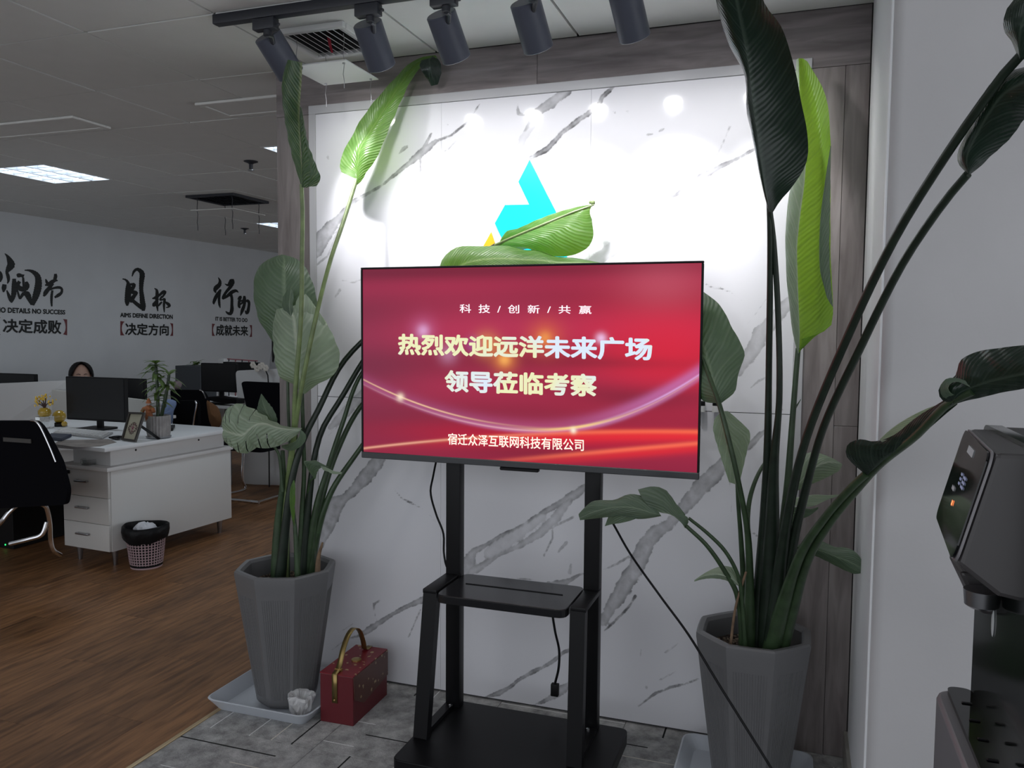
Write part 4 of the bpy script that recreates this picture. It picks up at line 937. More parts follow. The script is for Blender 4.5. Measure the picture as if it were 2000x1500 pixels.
# small upright and young leaves
leaf('leaf', [[(536,830,2.63),(512,822,2.62),(502,812,2.62),(504,790,2.63),(510,769,2.65)], [(540,832,2.62),(528,818,2.605),(520,802,2.60),(514,786,2.62),(510,769,2.65)], [(542,832,2.63),(541,816,2.62),(533,798,2.62),(522,784,2.63),(511,769,2.65)]], M['leaf_mid'], LP, n=18, bulge=.1)  # leaf in shade, the shade put into its colour by the mid green
leaf('leaf', [[(614,935,2.67),(598,912,2.65),(594,901,2.64),(606,900,2.64),(616,899,2.645)], [(616,936,2.665),(620,922,2.64),(626,914,2.63),(640,912,2.62),(652,917,2.62)]], M['leaf_mid'], LP, mid=0, n=16)  # mid green again carries the shade on this leaf
leaf('leaf', [[(616,899,2.645),(626,908,2.63),(640,914,2.62),(652,920,2.62),(668,922,2.63)], [(622,906,2.64),(632,918,2.62),(642,922,2.62),(652,926,2.62),(667,926,2.63)]], M['leaf_pale'], LP, mid=0, n=12)
# leaves standing up behind the television
leaf('leaf', [[(862,560,2.83),(858,525,2.82),(870,498,2.82),(896,482,2.83),(940,481,2.84),(990,480,2.84),(1022,488,2.84),(1050,489,2.84),(1080,500,2.84),(1125,504,2.85),(1172,513,2.86)],
              [(870,570,2.82),(880,535,2.79),(905,516,2.78),(935,508,2.78),(965,505,2.78),(995,505,2.78),(1025,507,2.78),(1055,508,2.79),(1090,512,2.80),(1130,512,2.82),(1172,515,2.85)],
              [(880,580,2.80),(900,555,2.77),(930,545,2.76),(960,540,2.76),(990,540,2.76),(1020,540,2.76),(1050,540,2.77),(1080,538,2.78),(1110,534,2.79),(1140,528,2.81),(1172,518,2.85)]], M['leaf'], LP, bulge=.1)
leaf('leaf', [[(968,478,2.90),(990,470,2.88),(1010,462,2.87),(1035,452,2.86),(1065,440,2.85),(1095,428,2.85),(1130,414,2.86),(1160,401,2.88)],
              [(972,480,2.89),(988,453,2.875),(1012,446,2.865),(1040,433,2.86),(1070,421,2.86),(1100,411,2.86),(1132,403,2.87),(1160,399,2.88)]], M['leaf'], LP, mid=0, bulge=.1)
leaf('leaf', [[(968,478,2.90),(990,468,2.88),(1010,460,2.87),(1035,450,2.86),(1065,438,2.85),(1095,426,2.85),(1130,412,2.86),(1156,403,2.88)],
              [(1000,488,2.89),(1012,482,2.85),(1030,478,2.83),(1055,468,2.82),(1080,456,2.82),(1105,444,2.82),(1132,430,2.84),(1152,412,2.87)],
              [(1010,490,2.91),(1034,486,2.88),(1052,494,2.86),(1080,500,2.85),(1110,500,2.84),(1142,488,2.84),(1158,466,2.85),(1156,428,2.87)]], M['leaf'], LP, mid=0, bulge=.12)
G().tube(YP([(967, 479, 2.895), (1000, 464, 2.868), (1060, 439, 2.846), (1120, 414, 2.852), (1160, 400, 2.876)]), [.006, .0055, .005, .004, .003], 8).make('midrib', M['petiole_l'], LP, True)
g = G(); c_ = P(1158, 396, 'Y', 2.88); g.ball(c_, .0085, (1, .8, 1)).ball(c_+Vector((-.010, 0, .002)), .005, (1, .8, 1.2)); g.make('leaf_bud', M['petiole_l'], LP, True)

# ---------------------------------------------------------------- right plant
Z1 = PH-.035-.075
def sr(px, Y): return sb(px, Y, Z1)
stem(RP, [sr(1500, 2.66), (1503, 1150, 2.64), (1508, 1020, 2.60), (1512, 900, 2.55), (1522, 780, 2.50), (1520, 620, 2.46), (1511, 470, 2.40), (1504, 412, 2.36)], [.036, .030, .024, .016, .0095, .0085, .008, .007], 0, 'petiole_d')
stem(RP, [sr(1480, 2.68), (1488, 1120, 2.66), (1494, 1000, 2.62), (1499, 880, 2.56), (1502, 700, 2.50), (1504, 520, 2.42), (1502, 405, 2.36), (1492, 300, 2.33)], [.030, .024, .016, .012, .0095, .009, .0075, .005], 0, 'petiole_d')
stem(RP, [sr(1510, 2.70), (1524, 1080, 2.70), (1538, 950, 2.70), (1547, 830, 2.70), (1554, 740, 2.70), (1559, 680, 2.70)], [.032, .024, .014, .011, .009, .008], 0, 'petiole')
stem(RP, [sr(1505, 2.64), (1525, 1100, 2.58), (1548, 960, 2.47), (1580, 840, 2.34), (1650, 670, 2.16), (1745, 470, 1.96), (1850, 300, 1.80), (1960, 145, 1.66), (2010, 90, 1.62)], [.032, .022, .015, .012, .011, .0105, .010, .009, .008], 0, 'petiole_d')
stem(RP, [sr(1515, 2.66), (1545, 1080, 2.58), (1578, 940, 2.46), (1610, 830, 2.34), (1680, 680, 2.16), (1760, 520, 2.00), (1840, 400, 1.88), (1890, 340, 1.82)], [.030, .018, .014, .011, .0105, .010, .009, .008], 0, 'petiole_d')
stem(RP, [sr(1500, 2.64), (1530, 1180, 2.58), (1565, 1080, 2.46), (1612, 1010, 2.34), (1660, 955, 2.24), (1692, 925, 2.18)], [.030, .024, .016, .012, .010, .010], 0, 'petiole')
stem(RP, [sr(1520, 2.66), (1548, 1190, 2.60), (1580, 1090, 2.48), (1622, 1020, 2.36), (1672, 958, 2.25), (1720, 905, 2.14), (1790, 850, 2.0), (1850, 790, 1.9), (1900, 765, 1.85)], [.024, .020, .014, .011, .010, .010, .010, .009, .008], 0, 'petiole')
stem(RP, [sr(1462, 2.66), (1464, 1140, 2.64), (1460, 1040, 2.60), (1444, 950, 2.57), (1426, 870, 2.56), (1405, 790, 2.58), (1385, 735, 2.62), (1360, 670, 2.68)], [.024, .018, .012, .009, .008, .008, .007, .005], 0, 'petiole')
stem(RP, [sr(1452, 2.70), (1452, 1140, 2.70), (1447, 1050, 2.68), (1442, 985, 2.66), (1440, 945, 2.65)], [.018, .012, .009, .007, .006], 0, 'petiole')
stem(RP, [sr(1452, 2.62), (1440, 1165, 2.58), (1415, 1115, 2.54), (1380, 1065, 2.51), (1340, 1027, 2.50)], [.012, .008, .008, .007, .006], 0, 'petiole')
stem(RP, [sr(1458, 2.60), (1448, 1160, 2.57), (1440, 1120, 2.55), (1415, 1075, 2.53), (1380, 1040, 2.52), (1345, 1012, 2.51)], [.010, .007, .006, .006, .006, .005], 0, 'petiole')
stem(RP, [(1462, 1060, 2.66), (1460, 1010, 2.68), (1468, 960, 2.72), (1490, 910, 2.78), (1520, 878, 2.82)], [.009, .008, .007, .006, .005], 0, 'petiole')
stem(RP, [(1522, 1110, 2.72), (1540, 1075, 2.74), (1556, 1066, 2.74)], [.006, .005, .004], 0, 'petiole')
stem(RP, [(1528, 1000, 2.74), (1540, 985, 2.76), (1548, 975, 2.78)], [.006, .005, .004], 0, 'petiole')
stem(RP, [sr(1424, 2.60), (1436, 1190, 2.58), (1457, 1117, 2.56)], [.005, .004, .0035], 0, 'dry', name='dried_stem')
stem(RP, [(1545, 815, 2.72), (1553, 798, 2.72), (1564, 780, 2.72)], [.004, .003, .001], 0, 'petiole', name='spear')
# the tall dark leaf
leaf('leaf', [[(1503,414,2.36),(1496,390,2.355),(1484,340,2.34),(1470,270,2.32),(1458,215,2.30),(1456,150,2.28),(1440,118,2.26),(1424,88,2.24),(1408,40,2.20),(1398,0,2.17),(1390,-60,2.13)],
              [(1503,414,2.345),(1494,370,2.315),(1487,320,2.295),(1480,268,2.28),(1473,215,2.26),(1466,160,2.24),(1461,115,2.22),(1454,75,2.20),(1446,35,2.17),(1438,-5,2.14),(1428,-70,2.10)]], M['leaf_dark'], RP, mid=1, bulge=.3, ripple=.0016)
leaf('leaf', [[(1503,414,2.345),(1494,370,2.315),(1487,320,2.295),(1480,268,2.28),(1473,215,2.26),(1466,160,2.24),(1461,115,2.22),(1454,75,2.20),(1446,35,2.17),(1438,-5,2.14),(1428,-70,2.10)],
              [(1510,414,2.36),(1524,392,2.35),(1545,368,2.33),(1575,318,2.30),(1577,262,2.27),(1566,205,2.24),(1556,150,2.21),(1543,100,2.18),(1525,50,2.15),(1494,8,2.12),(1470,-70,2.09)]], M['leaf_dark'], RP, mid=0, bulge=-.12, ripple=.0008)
# the back-lit lime leaf
leaf('leaf', [[(1558,690,2.70),(1549,655,2.69),(1542,600,2.68),(1536,540,2.67),(1534,480,2.67),(1536,420,2.68),(1546,350,2.70),(1553,270,2.72),(1552,190,2.76),(1556,116,2.80)],
              [(1560,690,2.69),(1562,655,2.67),(1560,600,2.66),(1558,540,2.655),(1557,480,2.655),(1563,420,2.66),(1572,350,2.68),(1574,270,2.71),(1562,190,2.75),(1560,114,2.80)]], M['leaf_pale'], RP, mid=1, bulge=.3)
leaf('leaf', [[(1560,690,2.69),(1562,655,2.70),(1560,600,2.70),(1558,540,2.70),(1557,480,2.70),(1563,420,2.71),(1570,350,2.73),(1572,270,2.76),(1562,190,2.79),(1560,114,2.81)],
              [(1564,684,2.69),(1596,648,2.71),(1598,600,2.73),(1596,540,2.74),(1596,480,2.74),(1600,420,2.75),(1604,350,2.77),(1602,270,2.79),(1590,190,2.81),(1568,114,2.82)],
              [(1566,662,2.69),(1620,640,2.70),(1627,600,2.71),(1624,540,2.72),(1622,480,2.73),(1622,420,2.74),(1622,350,2.75),(1622,270,2.77),(1612,185,2.80),(1577,120,2.82)]], M['leaf_lime'], RP, mid=0, bulge=0)
leaf('leaf_fold', [[(1627,600,2.71),(1622,540,2.70),(1620,480,2.70),(1621,420,2.71),(1622,350,2.73),(1623,285,2.76)], [(1612,570,2.67),(1602,530,2.66),(1600,480,2.66),(1603,420,2.67),(1612,350,2.70),(1622,285,2.75)]], M['leaf_mid'], RP, mid=1, bulge=.2)
# leaf half hidden by the television
leaf('leaf', [[(1405,788,2.60),(1372,782,2.64),(1352,745,2.66),(1335,700,2.68),(1325,640,2.70),(1330,590,2.72),(1350,555,2.74)],
              [(1404,786,2.58),(1396,755,2.60),(1388,725,2.63),(1378,690,2.65),(1366,650,2.66),(1355,610,2.69),(1345,560,2.73)],
              [(1408,788,2.60),(1435,765,2.62),(1442,730,2.64),(1454,690,2.66),(1430,640,2.68),(1405,595,2.70),(1360,560,2.73)]], M['leaf_mid'], RP, bulge=.1)
# small leaf below it, hanging with its point down
leaf('leaf', [[(1408,806,2.62),(1396,818,2.63),(1393,840,2.63),(1404,880,2.63),(1415,915,2.63),(1424,942,2.64)],
              [(1414,803,2.61),(1418,830,2.60),(1424,860,2.60),(1430,890,2.61),(1434,918,2.62),(1436,946,2.64)],
              [(1422,803,2.62),(1442,820,2.63),(1465,846,2.64),(1458,885,2.64),(1450,920,2.64),(1443,946,2.64)]], M['leaf_pale'], RP, bulge=-.1, n=22)
# two pale leaves behind the stems, right
leaf('leaf', [[(1545,935,2.80),(1556,905,2.80),(1570,888,2.80),(1590,883,2.80),(1615,890,2.80),(1632,898,2.80),(1645,906,2.81)],
              [(1548,955,2.79),(1565,940,2.77),(1582,920,2.765),(1600,908,2.76),(1618,902,2.765),(1632,903,2.78),(1645,906,2.81)],
              [(1550,962,2.80),(1575,950,2.80),(1594,942,2.80),(1612,934,2.80),(1628,926,2.80),(1640,918,2.80),(1645,908,2.81)]], M['leaf_pale'], RP, bulge=.08, n=20)
leaf('leaf', [[(1535,990,2.78),(1545,975,2.77),(1565,970,2.77),(1590,966,2.77),(1615,967,2.77),(1640,966,2.79)],
              [(1535,998,2.77),(1550,988,2.75),(1570,990,2.74),(1590,988,2.745),(1612,978,2.76),(1640,968,2.79)]], M['leaf_pale'], RP, mid=0, bulge=.1, n=18)
leaf('leaf', [[(1535,998,2.77),(1550,990,2.75),(1570,992,2.74),(1585,994,2.74),(1598,990,2.75)], [(1533,1030,2.76),(1548,1022,2.75),(1565,1014,2.74),(1580,1008,2.74),(1598,994,2.75)]], M['leaf_mid'], RP, mid=0, n=14)
leaf('leaf', [[(1556,1066,2.74),(1580,1058,2.72),(1605,1057,2.70),(1630,1068,2.68),(1655,1070,2.66),(1675,1082,2.65),(1690,1108,2.65)],
              [(1556,1068,2.73),(1580,1070,2.70),(1605,1076,2.68),(1630,1086,2.66),(1652,1094,2.65),(1672,1104,2.65),(1690,1114,2.65)],
              [(1556,1072,2.74),(1578,1080,2.72),(1602,1090,2.70),(1626,1102,2.69),(1650,1114,2.68),(1670,1121,2.66),(1690,1118,2.65)]], M['leaf_mid'], RP, bulge=.1, n=22)
leaf('leaf_curl', [[(1556,1066,2.74),(1545,1062,2.73),(1535,1068,2.72),(1533,1082,2.72)], [(1556,1072,2.74),(1548,1074,2.72),(1542,1078,2.71),(1536,1084,2.71)]], M['leaf_mid'], RP, mid=0, n=8)
leaf('leaf', [[(1443,1140,2.56),(1440,1122,2.57),(1430,1108,2.57),(1410,1106,2.57),(1390,1112,2.57),(1372,1122,2.57),(1356,1133,2.57)],
              [(1443,1142,2.55),(1432,1132,2.55),(1418,1126,2.54),(1404,1122,2.54),(1390,1122,2.55),(1372,1126,2.56),(1356,1134,2.57)],
              [(1442,1144,2.56),(1428,1138,2.56),(1412,1132,2.56),(1396,1130,2.56),(1384,1130,2.56),(1370,1132,2.57),(1356,1136,2.57)]], M['leaf_pale'], RP, n=18)
# leaf reaching left over the cart post
leaf('leaf', [[(1340,1028,2.50),(1338,1005,2.50),(1322,985,2.49),(1300,957,2.48),(1275,950,2.47),(1246,956,2.47)],
              [(1338,1026,2.49),(1322,1012,2.475),(1306,1004,2.465),(1294,1002,2.46),(1286,1000,2.46),(1278,998,2.46)]], M['leaf_mid'], RP, mid=1, n=18, bulge=.15)
leaf('leaf', [[(1288,1002,2.46),(1268,975,2.465),(1245,966,2.465),(1225,966,2.465),(1200,976,2.46),(1160,978,2.46),(1143,990,2.46),(1130,1004,2.46)],
              [(1290,1005,2.455),(1272,1002,2.45),(1255,996,2.45),(1238,992,2.445),(1215,990,2.445),(1190,992,2.445),(1160,1000,2.45),(1132,1012,2.46)],
              [(1292,1008,2.46),(1270,1012,2.46),(1250,1014,2.46),(1236,1012,2.455),(1212,1008,2.455),(1188,1010,2.455),(1160,1013,2.46),(1133,1016,2.46)]], M['leaf_mid'], RP, bulge=.1, n=22)
leaf('leaf_lobe', [[(1250,1008,2.455),(1225,1000,2.455),(1200,998,2.46),(1190,1006,2.46),(1184,1020,2.47)], [(1240,1014,2.46),(1228,1018,2.465),(1210,1022,2.465),(1195,1024,2.47),(1181,1028,2.47)]], M['leaf_mid'], RP, mid=0, n=12)
leaf('leaf_fold', [[(1345,1020,2.50),(1343,1010,2.49),(1335,1006,2.485),(1325,1004,2.48)], [(1338,1032,2.50),(1334,1024,2.485),(1326,1016,2.48),(1318,1010,2.475)]], M['leaf_mid'], RP, mid=0, n=8)
# leaves leaning out to the right, towards the dispenser
leaf('leaf', [[(1692,928,2.18),(1668,908,2.18),(1652,888,2.17),(1656,868,2.16),(1680,858,2.13),(1708,862,2.10),(1745,850,2.05),(1790,815,1.99),(1830,790,1.94),(1866,768,1.90)],
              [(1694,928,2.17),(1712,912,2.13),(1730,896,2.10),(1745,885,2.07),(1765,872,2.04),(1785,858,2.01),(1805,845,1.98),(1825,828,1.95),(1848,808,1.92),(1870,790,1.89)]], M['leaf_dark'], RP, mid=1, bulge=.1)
leaf('leaf_fold', [[(1718,858,2.09),(1740,838,2.07),(1770,818,2.03),(1805,800,1.98),(1838,788,1.94)], [(1722,864,2.08),(1748,852,2.05),(1780,835,2.01),(1812,812,1.97),(1838,792,1.94)]], M['leaf_pale'], RP, mid=0, n=16)
leaf('leaf', [[(1866,790,1.89),(1838,780,1.89),(1835,755,1.89),(1865,735,1.88),(1875,705,1.87),(1905,688,1.85),(1950,680,1.80),(2005,674,1.75),(2060,675,1.70)],
              [(1862,788,1.88),(1866,775,1.87),(1878,765,1.86),(1895,758,1.85),(1912,752,1.83),(1935,745,1.81),(1965,738,1.78),(2005,730,1.74),(2060,725,1.69)],
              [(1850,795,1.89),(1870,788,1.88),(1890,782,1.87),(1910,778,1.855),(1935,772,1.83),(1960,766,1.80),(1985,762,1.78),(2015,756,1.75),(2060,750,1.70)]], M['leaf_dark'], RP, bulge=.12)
leaf('leaf_curl', [[(1868,782,1.88),(1842,776,1.88),(1836,756,1.88),(1848,740,1.87),(1868,738,1.86),(1890,745,1.85)], [(1872,775,1.87),(1858,768,1.865),(1852,758,1.86),(1858,748,1.86),(1872,746,1.855),(1895,756,1.845)]], M['leaf_mid'], RP, mid=1, n=14)
leaf('leaf', [[(1890,340,1.82),(1872,320,1.82),(1870,300,1.82),(1885,265,1.80),(1905,220,1.77),(1925,175,1.74),(1960,145,1.71),(2010,128,1.67),(2060,115,1.63)],
              [(1892,340,1.80),(1888,318,1.78),(1890,300,1.77),(1908,262,1.75),(1932,220,1.72),(1958,185,1.69),(1985,168,1.66),(2015,155,1.63),(2060,145,1.60)],
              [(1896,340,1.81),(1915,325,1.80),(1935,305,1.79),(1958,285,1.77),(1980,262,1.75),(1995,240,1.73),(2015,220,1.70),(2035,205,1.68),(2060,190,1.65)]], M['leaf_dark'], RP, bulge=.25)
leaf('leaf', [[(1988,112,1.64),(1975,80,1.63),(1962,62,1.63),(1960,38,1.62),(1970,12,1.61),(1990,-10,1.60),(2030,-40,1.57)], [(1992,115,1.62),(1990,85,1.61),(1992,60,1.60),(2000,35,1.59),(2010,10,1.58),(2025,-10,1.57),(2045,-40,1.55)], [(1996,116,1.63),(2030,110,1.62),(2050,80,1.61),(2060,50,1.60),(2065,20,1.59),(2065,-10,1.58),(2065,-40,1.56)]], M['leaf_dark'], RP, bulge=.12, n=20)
# ================================================================== THE OFFICE
def slab(name, px, Y, th, mt, parent=None, r=0, dY=None, bevel=0):
    "flat-sided piece standing upright at depth Y, outline given in the photograph"
    pts = [P(a, b, 'Y', Y if dY is None else Y+dY*k) for k, (a, b) in enumerate(px)] if False else [P(q[0], q[1], 'Y', q[2] if len(q) > 2 else Y) for q in px]
    if r: pts = rounded(pts, r)
    return G().prism(pts, (0, th, 0)).make(name, mt, parent, bool(r), bevel=bevel)
# ---- near desk
DO = Vector((-3.925, 3.853, 0)); DR = math.radians(-4.5)
def dl(g):
    c, s = math.cos(DR), math.sin(DR)
    g.V = [Vector((DO.x+v.x*c-v.y*s, DO.y+v.x*s+v.y*c, v.z)) for v in g.V]; return g
desk = thing('desk', 'white office desk with a three-drawer pedestal, nearest in the office', 'desk', (DO.x-.4, DO.y+.5, 0))
dl(G().bbox(-1.50, .075, -.10, 1.0, .735, .76, .003)).make('desktop', mat('white_desktop', (.78,.80,.82), .3), desk, True)
dl(G().bbox(-.36, -.035, .03, .99, .625, .735, .002)).make('riser', M['white'], desk, True)
dl(G().bbox(-.42, .014, -.035, 1.03, .60, .625, .003)).make('pedestal_top', M['white'], desk, True)
dl(G().bbox(-.40, 0, 0, 1.02, .10, .598, .002)).make('pedestal', mat('off_white_pedestal', (.66,.66,.65), .45), desk, True)
for k in range(3):
    z1 = .596-k*.165; z0 = z1-.1625
    d_ = dl(G().bbox(-.398, -.004, -.018, -.001, z0, z1, .0015)).make('drawer', mat('drawer_front_%d' % k, (.62,.61,.59), .45), desk, True)
    g = G().bbox(-.275, -.165, -.040, -.030, z0+.088, z0+.100, .002); g.box(-.270, -.262, -.032, -.018, z0+.089, z0+.099).box(-.178, -.170, -.032, -.018, z0+.089, z0+.099)
    dl(g).make('handle', M['steel'], d_, True)
dl(G().bbox(-.385, -.33, -.026, -.018, .565, .585, .003)).make('lock', M['blackpl'], desk, True)
for x in (-.36, -.05):
    for y in (.06, .95): dl(G().cyl((x, y, .0), (x, y, .10), .012, .022, 12)).make('leg', M['steel'], desk, True)
for y in (.22, .75): dl(G().cyl((-.033, y, .70), (-.0345, y, .70), .007, n=10)).make('screw_cap', M['blackpl'], desk)
for y in (.0, 1.0): dl(G().box(-1.46, -1.42, y, y+.03, 0, .735)).make('leg', M['steel'], desk)
# ---- things on the desk
def monitor(px4, Y, foot, label, group='office monitors', th=.03):
    c = [P(a, b, 'Y', Y) for a, b in px4]; x0 = (c[0].x+c[3].x)/2; x1 = (c[1].x+c[2].x)/2; z1 = (c[0].z+c[1].z)/2; z0 = (c[2].z+c[3].z)/2
    t = thing('computer_monitor', label, 'monitor', ((x0+x1)/2, Y, foot), group); xm_ = (x0+x1)/2
    G().prism(rounded([(x0, Y, z0), (x1, Y, z0), (x1, Y, z1), (x0, Y, z1)], .008), (0, th, 0)).make('housing', M['blackpl'], t, True)
    G().box(x0+.008, x1-.008, Y-.0015, Y, z0+.014, z1-.008).make('screen', mat('dark_screen', (.003,.003,.004), .35), t)
    G().bbox(xm_-.025, xm_+.025, Y+.03, Y+.05, foot, z0+.12, .003).make('stand', M['blackpl'], t)
    G().prism(rounded([(xm_-.11, Y-.08, foot), (xm_+.11, Y-.08, foot), (xm_+.11, Y+.10, foot), (xm_-.11, Y+.10, foot)], .03), (0, 0, .012)).make('base', M['blackpl'], t, True)
monitor([(132,736),(245,738),(243,828),(127,816)], 4.42, .76, 'black monitor on the nearest desk, in front of the woman')
kb = [P(*q, 'Z', .765) for q in ((104,846),(128,838),(221,846),(199,857))]
kt = thing('keyboard', 'white keyboard on the nearest desk in front of the black monitor', 'keyboard', (kb[0]+kb[2])/2)
G().prism([Vector((p.x, p.y, .7605)) for p in kb], (0, 0, .012)).make('tray', mat('keyboard_shell_shade', (.4,.4,.4), .5), kt, bevel=.002)  # tray colour darkened to stand in for the shading between the keys
g = G()
for r in range(5):
    for k in range(16):
        u0 = .03+.94*k/16; u1 = u0+.05; v0 = .08+.86*r/5; v1 = v0+.14
        f = lambda u, v: (kb[0].lerp(kb[3], u)).lerp(kb[1].lerp(kb[2], u), v)
        q = [f(u0, v0), f(u1, v0), f(u1, v1), f(u0, v1)]; g.prism([Vector((p.x, p.y, .7725)) for p in q], (0, 0, .007))
g.make('keys', M['white'], kt)['kind'] = 'stuff'
o = G().prism([Vector((p.x, p.y, .7602)) for p in [P(*q, 'Z', .76) for q in ((104,868),(118,860),(212,858),(228,864),(196,872),(150,874))]], (0, 0, .0015)).make('desk_mat', mat('worn_desk_mat', (.22,.19,.17), .6, var=.5, scale=9)); tag(o, 'worn brownish mat in front of the white keyboard', 'desk mat')
o = G().prism([Vector((p.x, p.y, .762)) for p in [P(*q, 'Z', .762) for q in ((92,858),(100,851),(140,853),(120,862))]], (0, 0, .018)).make('book', mat('dark_blue_cover', (.02,.03,.06), .5), bevel=.002); tag(o, 'dark blue book lying on the nearest desk by the chair', 'book')
# picture frame on an easel stand
f0, f1 = P(239, 860, 'Z', .762), P(267, 864, 'Z', .762); t0 = P(254, 806, 'Y', f0.y+.10); t1 = P(285, 807, 'Y', f1.y+.10)
fr = thing('picture_frame', 'small tilted picture frame with a flower print on the nearest desk', 'picture frame', (f0+f1)/2)
nn_ = (f1-f0).cross(t0-f0).normalized(); nn_ = -nn_ if nn_.y > 0 else nn_
f = lambda u, v, w=0: f0.lerp(f1, u).lerp(t0.lerp(t1, u), v)+nn_*w
g = G()
for a in ((0,1,0,.06),(0,1,.94,1),(0,.10,.06,.94),(.90,1,.06,.94)): g.prism([f(a[0],a[2]), f(a[1],a[2]), f(a[1],a[3]), f(a[0],a[3])], nn_*.012)
g.make('frame', mat('dark_bronze_frame', (.03,.025,.02), .35), fr)
G().prism([f(.08,.05), f(.92,.05), f(.92,.95), f(.08,.95)], nn_*.004).make('print', mat('cream_print', (.42,.40,.30), .6), fr)
g = G(); 
for k in range(26):
    a = 2*PI*k/26; rr_ = .17+.03*(k % 3); c = f(.5+.27*math.cos(a)*(.7+.3*(k % 2)), .45+.19*math.sin(a)*(.7+.3*((k+1) % 2)), .0045); s1_ = (f1-f0).normalized()*.006; s2_ = (t0-f0).normalized()*.006
    g.add([c-s1_-s2_, c+s1_-s2_, c+s1_+s2_, c-s1_+s2_], [(0,1,2,3)])
g.make('flower_wreath', mat('brown_wreath', (.12,.08,.07), .7), fr)
g = G()
for k in range(12):
    c = f(.5+.12*math.cos(k*2.4)*(k/12), .45+.14*math.sin(k*2.4)*(k/12), .005); g.add([c-s1_, c-s2_, c+s1_, c+s2_], [(0,1,2,3)])
g.make('flower_centre', mat('dark_pink_petals', (.22,.05,.09), .7), fr)
G().bar(f(.75,.6,-.004), Vector((f1.x+.02, f1.y+.17, .762)), .03, .004).make('easel_leg', M['blackpl'], fr)
# ribbed pot with a small dracaena
DPX, DPY = -3.905, 4.235
dp = thing('potted_plant', 'small leafy dracaena in a ribbed grey pot on the nearest desk', 'plant', (DPX, DPY, .76))
n = 96; V = []; F = []; prof = [(.066,.772),(.071,.80),(.073,.905),(.070,.907),(.066,.895)]
for i, (r, z) in enumerate(prof):
    for k in range(n):
        a = 2*PI*k/n; w = 1+(.035*math.sin(24*a) if i < 3 else 0); V.append((DPX+r*w*math.cos(a), DPY+r*w*math.sin(a), z))
F = [(i*n+k, i*n+(k+1) % n, (i+1)*n+(k+1) % n, (i+1)*n+k) for i in range(len(prof)-1) for k in range(n)]+[tuple(range(n))[::-1]]
G().add(V, F).make('pot', mat('ribbed_grey_pot', (.34,.33,.33), .7, var=.25, scale=14), dp, False)
G().lathe((DPX, DPY, .7605), [(.062,0),(.076,.006),(.077,.013),(.068,.010)], 32).make('saucer', mat('grey_saucer', (.3,.31,.33), .6), dp, True)
G().lathe((DPX, DPY, .89), [(.001,.004),(.066,.0)], 20, caps=False).make('soil', M['soil'], dp)
def small_leaf(parent, b, d, L_, w, m, droop=.5, name='leaf'):
    d = Vector(d).normalized(); side = d.cross(Vector((0,0,1)))
    side = side.normalized() if side.length > .01 else Vector((1,0,0)); V = []; UV = []; F = []; n = 7
    for i in range(n):
        t = i/(n-1); c = Vector(b)+d*L_*t+Vector((0,0,-droop*L_*t*t)); ww = w*math.sin(PI*min(1, .12+.88*t))**.8
        up = side.cross(d)*(.25*ww)
        V += [c-side*ww+up, c, c+side*ww+up]; UV += [(-1, t*L_), (0, t*L_), (1, t*L_)]
        if i: F += [(3*i-3, 3*i-2, 3*i+1, 3*i), (3*i-2, 3*i-1, 3*i+2, 3*i+1)]
    return mesh_obj(name, V, F, m, parent, True, UV)
M['leaf_desk'] = leaf_mat('desk_plant_leaf', (.10,.17,.05), (.22,.28,.10), (.2,.35,.05), .2, .45, 60)
tips = [((DPX-.004, DPY, .89), (DPX-.012, DPY, 1.24)), ((DPX+.012, DPY+.01, .89), (DPX+.075, DPY+.02, 1.17))]
for b0, b1 in tips:
    G().tube(catmull([b0, Vector(b0).lerp(Vector(b1), .5)+Vector((.006,0,0)), b1], 10), [.011]*6+[.009]*4, 8).make('stem', M['petiole'], dp, True)
for k in range(84):
    j = 0 if k % 3 else 1; b0, b1 = tips[j]; t = rng.uniform(.25, 1.0) if k > 10 else 1.0; c = Vector(b0).lerp(Vector(b1), t); a = k*2.4
    e = rng.uniform(-.2, .5) if t < 1 else rng.uniform(.1, .9)
    small_leaf(dp, c, (math.cos(a), math.sin(a), e), rng.uniform(.07, .13), rng.uniform(.009, .016), M['leaf_desk'], rng.uniform(.2, .7))
# orange figurine in front of the stem
p = P(291, 815, 'Y', DPY-.045); fg = thing('figurine', 'small orange robed figurine propped in the ribbed grey pot', 'figurine', p)
om = mat('orange_figurine', (.42,.15,.06), .6, var=.35, scale=60); bz = p.z-.02
G().lathe((p.x, p.y, bz), [(.022,0),(.026,.02),(.020,.06),(.030,.075),(.024,.09),(.012,.098)], 12).make('robe', om, fg, True)
for s in (-1, 1): G().tube([(p.x+s*.018, p.y, bz+.082), (p.x+s*.036, p.y-.004, bz+.075), (p.x+s*.046, p.y-.008, bz+.055)], [.011,.012,.013], 8).make('sleeve', om, fg, True)
G().ball((p.x, p.y-.002, bz+.105), .013, (1, .9, 1.1)).make('head', mat('pale_face', (.5,.38,.34), .6), fg, True)
G().lathe((p.x, p.y, bz+.112), [(.019,0),(.015,.008),(.011,.020),(.003,.032)], 12).make('hat', om, fg, True)
p = [P(*q, 'Z', .762) for q in ((319,836),(322,843),(338,841),(342,834))]
o = G().prism([Vector((v.x, v.y, .7605)) for v in p], (0, 0, .02)).make('notebook', M['blackpl'], bevel=.003); tag(o, 'black notebook on the nearest desk right of the ribbed pot', 'notebook')
